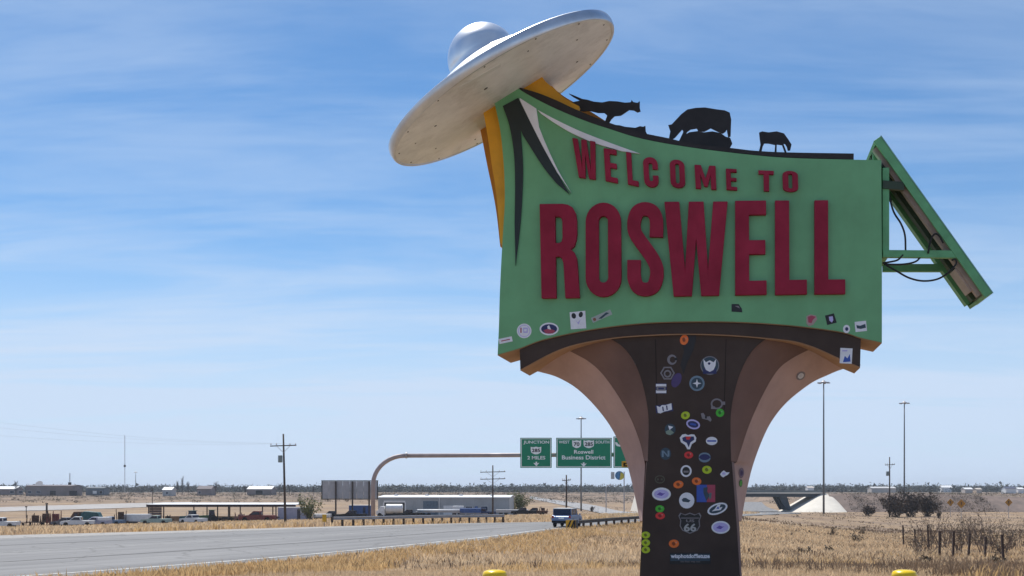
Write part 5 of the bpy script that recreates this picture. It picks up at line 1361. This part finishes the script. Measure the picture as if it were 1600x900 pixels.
# far-off trees along the horizon
TRD=leaf_mat('far_tree',(.045,.055,.050),(.09,.09,.07),.01)
Y=rng.uniform(1100,2400,4200); X=(rng.random(4200)*2-1)*Y*.5; k=(X/Y>-.13)|(rng.random(4200)<.75); X,Y=X[k],Y[k]
o=scrub('distant_trees',X,Y,rng.uniform(5,12,len(X)),rng.uniform(5,11,len(X))*np.interp(Y,[1100,2400],[.66,1.25]),40,TRD,.30); tag(o,kind='stuff')

# individual shrubs and trees
def shrub(x,y,r,h,nb,label,m_leaf,leafn,seed,cat='bush',name='shrub',group=None,up=.5,thick=.05,leafs=.12,m_b=None):
    rg_=random.Random(seed); g=tz(x,y)
    e=empty(name,(x,y,g),0,label,cat,group)
    br_=MB(); tips=[]
    for i in range(nb):
        a=rg_.uniform(0,2*math.pi); q=Vector((rg_.uniform(-.25,.25)*r,rg_.uniform(-.25,.25)*r,-.1)); d=Vector((math.cos(a)*rg_.uniform(.2,1),math.sin(a)*rg_.uniform(.2,1),rg_.uniform(up,1.3)*h/r)).normalized()
        L=math.hypot(r,h)*rg_.uniform(.55,.95); pts=[q]
        for s in range(5):
            d=(d+Vector((rg_.uniform(-.3,.3),rg_.uniform(-.3,.3),rg_.uniform(-.12,.2)))).normalized(); q=q+d*L/5; pts.append(q)
        br_.tube(pts,thick,4,thick*.25,cap=False)
        for s in range(2,6):
            for t in range(2):
                d2=(d+Vector((rg_.uniform(-1,1),rg_.uniform(-1,1),rg_.uniform(-.3,.8)))).normalized(); q2=pts[s]+d2*L*rg_.uniform(.12,.3)
                br_.tube([pts[s],(pts[s]+q2)/2+Vector((0,0,.03)),q2],thick*.4,3,thick*.15,cap=False); tips+= [q2,(pts[s]+q2)/2]
    br_.build('branches' ,m_b or mat('bare_branch',(.085,.065,.055),.9),e)
    if leafn:
        vs=[];fs=[]
        for i in range(leafn):
            t=rg_.choice(tips)+Vector((rg_.gauss(0,.1)*r,rg_.gauss(0,.1)*r,rg_.gauss(0,.07)*h)); t.z=max(t.z,.05)
            a=Vector((rg_.gauss(0,1),rg_.gauss(0,1),rg_.gauss(0,1))).normalized()*leafs*rg_.uniform(.5,1.3); b=Vector((rg_.gauss(0,1),rg_.gauss(0,1),rg_.gauss(0,1))).normalized()*leafs*rg_.uniform(.5,1.3)
            k=len(vs); vs+=[t-a/2,t+a/2,t+b]; fs.append((k,k+1,k+2))
        o=meshobj('foliage',vs,fs,m_leaf,e,fixn=False); o['kind']='stuff'
    return e
DKL=leaf_mat('bush_dark_leaf',(.075,.058,.048),(.13,.10,.08),.3); PGL=leaf_mat('bush_pale_leaf',(.20,.21,.09),(.13,.14,.06),.3); GRL=leaf_mat('bush_grey_leaf',(.10,.085,.065),(.17,.14,.10),.4)
for i,(px,w,top,lab) in enumerate(((1400,44,775,'dark dense bush left of the light mast, part of the big thicket'),(1424,44,770,'tallest dark dense bush in the big thicket'),(1448,40,774,'dark dense bush at the right end of the big thicket'))):
    Y=262+i*3; x=(px-800)*Y/F; shrub(x,Y,w/2*Y/F,(803-top)*Y/F,26,lab,DKL,1500,20+i,thick=.07,leafs=.5,group='dark bushes of the big thicket')
x,Y=at(1359,262); shrub(x,Y,1.7,2.6,12,'small dark bush left of the big thicket',DKL,500,31,leafs=.4)
x,Y=at(1467,250); shrub(x,Y,.9,2.0,8,'small brown bush right of the big thicket',DKL,200,32,leafs=.3)
x,Y=at(485,215); shrub(x,Y,2.3,3.9,16,'pale green leafy bush between the shed and the billboard',PGL,1300,33,leafs=.32,thick=.06)
x,Y=at(812,285); shrub(x,Y,3.0,4.6,16,'pale yellow-green bush at the right end of the warehouse',PGL,1600,34,leafs=.4,thick=.07)
x,Y=at(926,330); shrub(x,Y,1.0,1.4,8,'small dark bush right of the blue-grey suv',DKL,200,35,leafs=.3)
FG2='bare brown shrubs behind the wire fence'
for i in range(16):
    px=1432+i*10.6+rnd.uniform(-4,4); Y=rnd.uniform(60,86)
    if px>1600: break
    x=(px-800)*Y/F; h=rnd.uniform(1.0,1.9)*(1.15 if 1440<px<1545 else .7)
    shrub(x,Y,rnd.uniform(.8,1.4),h*1.2,13,('bare twiggy brown shrub behind the wire fence, %s of the row counted from the left' % ('first','second','third','fourth','fifth','sixth','seventh','eighth','ninth','tenth','eleventh','twelfth','thirteenth','fourteenth','fifteenth','last')[i]),GRL,90,50+i,group=FG2,thick=.022,leafs=.10,m_b=mat('twig_brown',(.15,.11,.09),.9))
for i,(px,Y,r,h) in enumerate(((1335,95,.6,.8),(1447,48,.35,.4),(1258,60,.4,.35),(1292,68,.4,.35),(1555,46,.4,.45),(1350,120,.8,.9),(1300,110,.8,.7),(1575,120,2.2,1.4),(1595,110,2.4,1.2))):
    x=(px-800)*Y/F; shrub(x,Y,r,h,9,['small dark brown tumbleweed in the open grass','tiny dark bush at the foot of a fence post','low dark weed tuft near the middle of the right field','low dark weed tuft, a step right of another','small bush between the two right fence posts','brown bush below the small dark bush','brown bush in front of the bridge slope','wide brown scrub below the orange sign','wide brown scrub at the right edge'][i],GRL,160,80+i,thick=.02,leafs=.12)
# bare trees and cypress-like trees on the left horizon
lab=['bare tree left of the long grey building','thin tree on the horizon above the yard','bare upright tree above the shed, first of the tall ones','tallest bare upright tree above the shed','slim bare tree right of the tallest one','round bare tree above the middle of the shed','small bare tree left of the white roofed barn','dense grey tree right of the white roofed barn','slim tree beside the tall utility pole','dark tree left of the billboard']
for i,(px,top,w,Y) in enumerate(((25,750,8,600),(262,757,6,640),(277,750,5,640),(285,743,6,640),(294,752,6,640),(337,751,12,640),(383,757,8,640),(437,754,13,640),(452,757,5,640),(490,757,4,640))):
    x=(px-800)*Y/F; g=tz(x,Y); h=CAMZ+(HOR-top)*Y/F-g
    r=w/2*Y/F; e=empty('bare_tree',(x,Y,g),0,lab[i],'tree')
    MB().tube([(0,0,-.3),(.1,0,h*.3),(0,.1,h*.7)],.18,6,.05).build('trunk',WOOD,e)
    rg_=random.Random(200+i); cr_=MB()
    for k in range(70):
        z=h*rg_.uniform(.25,.8); a=rg_.uniform(0,6.28); L=r*rg_.uniform(.5,1.1)*(1.25-z/h*.6)
        cr_.tube([(0,0,z),(math.cos(a)*L*.6,math.sin(a)*L*.6,z+h*.08),(math.cos(a)*L,math.sin(a)*L,min(h,z+h*rg_.uniform(.1,.28)))],.06,3,.03,cap=False)
    cr_.build('crown',mat('far_branch',(.10,.095,.10),.9),e)

# ================================================================= AIR
hzb=MB().box(-4700,4700,-60,9300,-30,62)
hzo=meshobj('haze',hzb.v,hzb.f,None)
hm=bpy.data.materials.new('haze_air'); hm.use_nodes=True
hn=hm.node_tree.nodes; hn.clear(); ho=hn.new('ShaderNodeOutputMaterial'); hv=hn.new('ShaderNodeVolumePrincipled')
hv.inputs['Color'].default_value=(.80,.88,1.0,1); hv.inputs['Density'].default_value=.00012; hv.inputs['Anisotropy'].default_value=.2
hm.node_tree.links.new(hv.outputs[0],ho.inputs['Volume']); hzo.data.materials.append(hm); tag(hzo,kind='stuff')
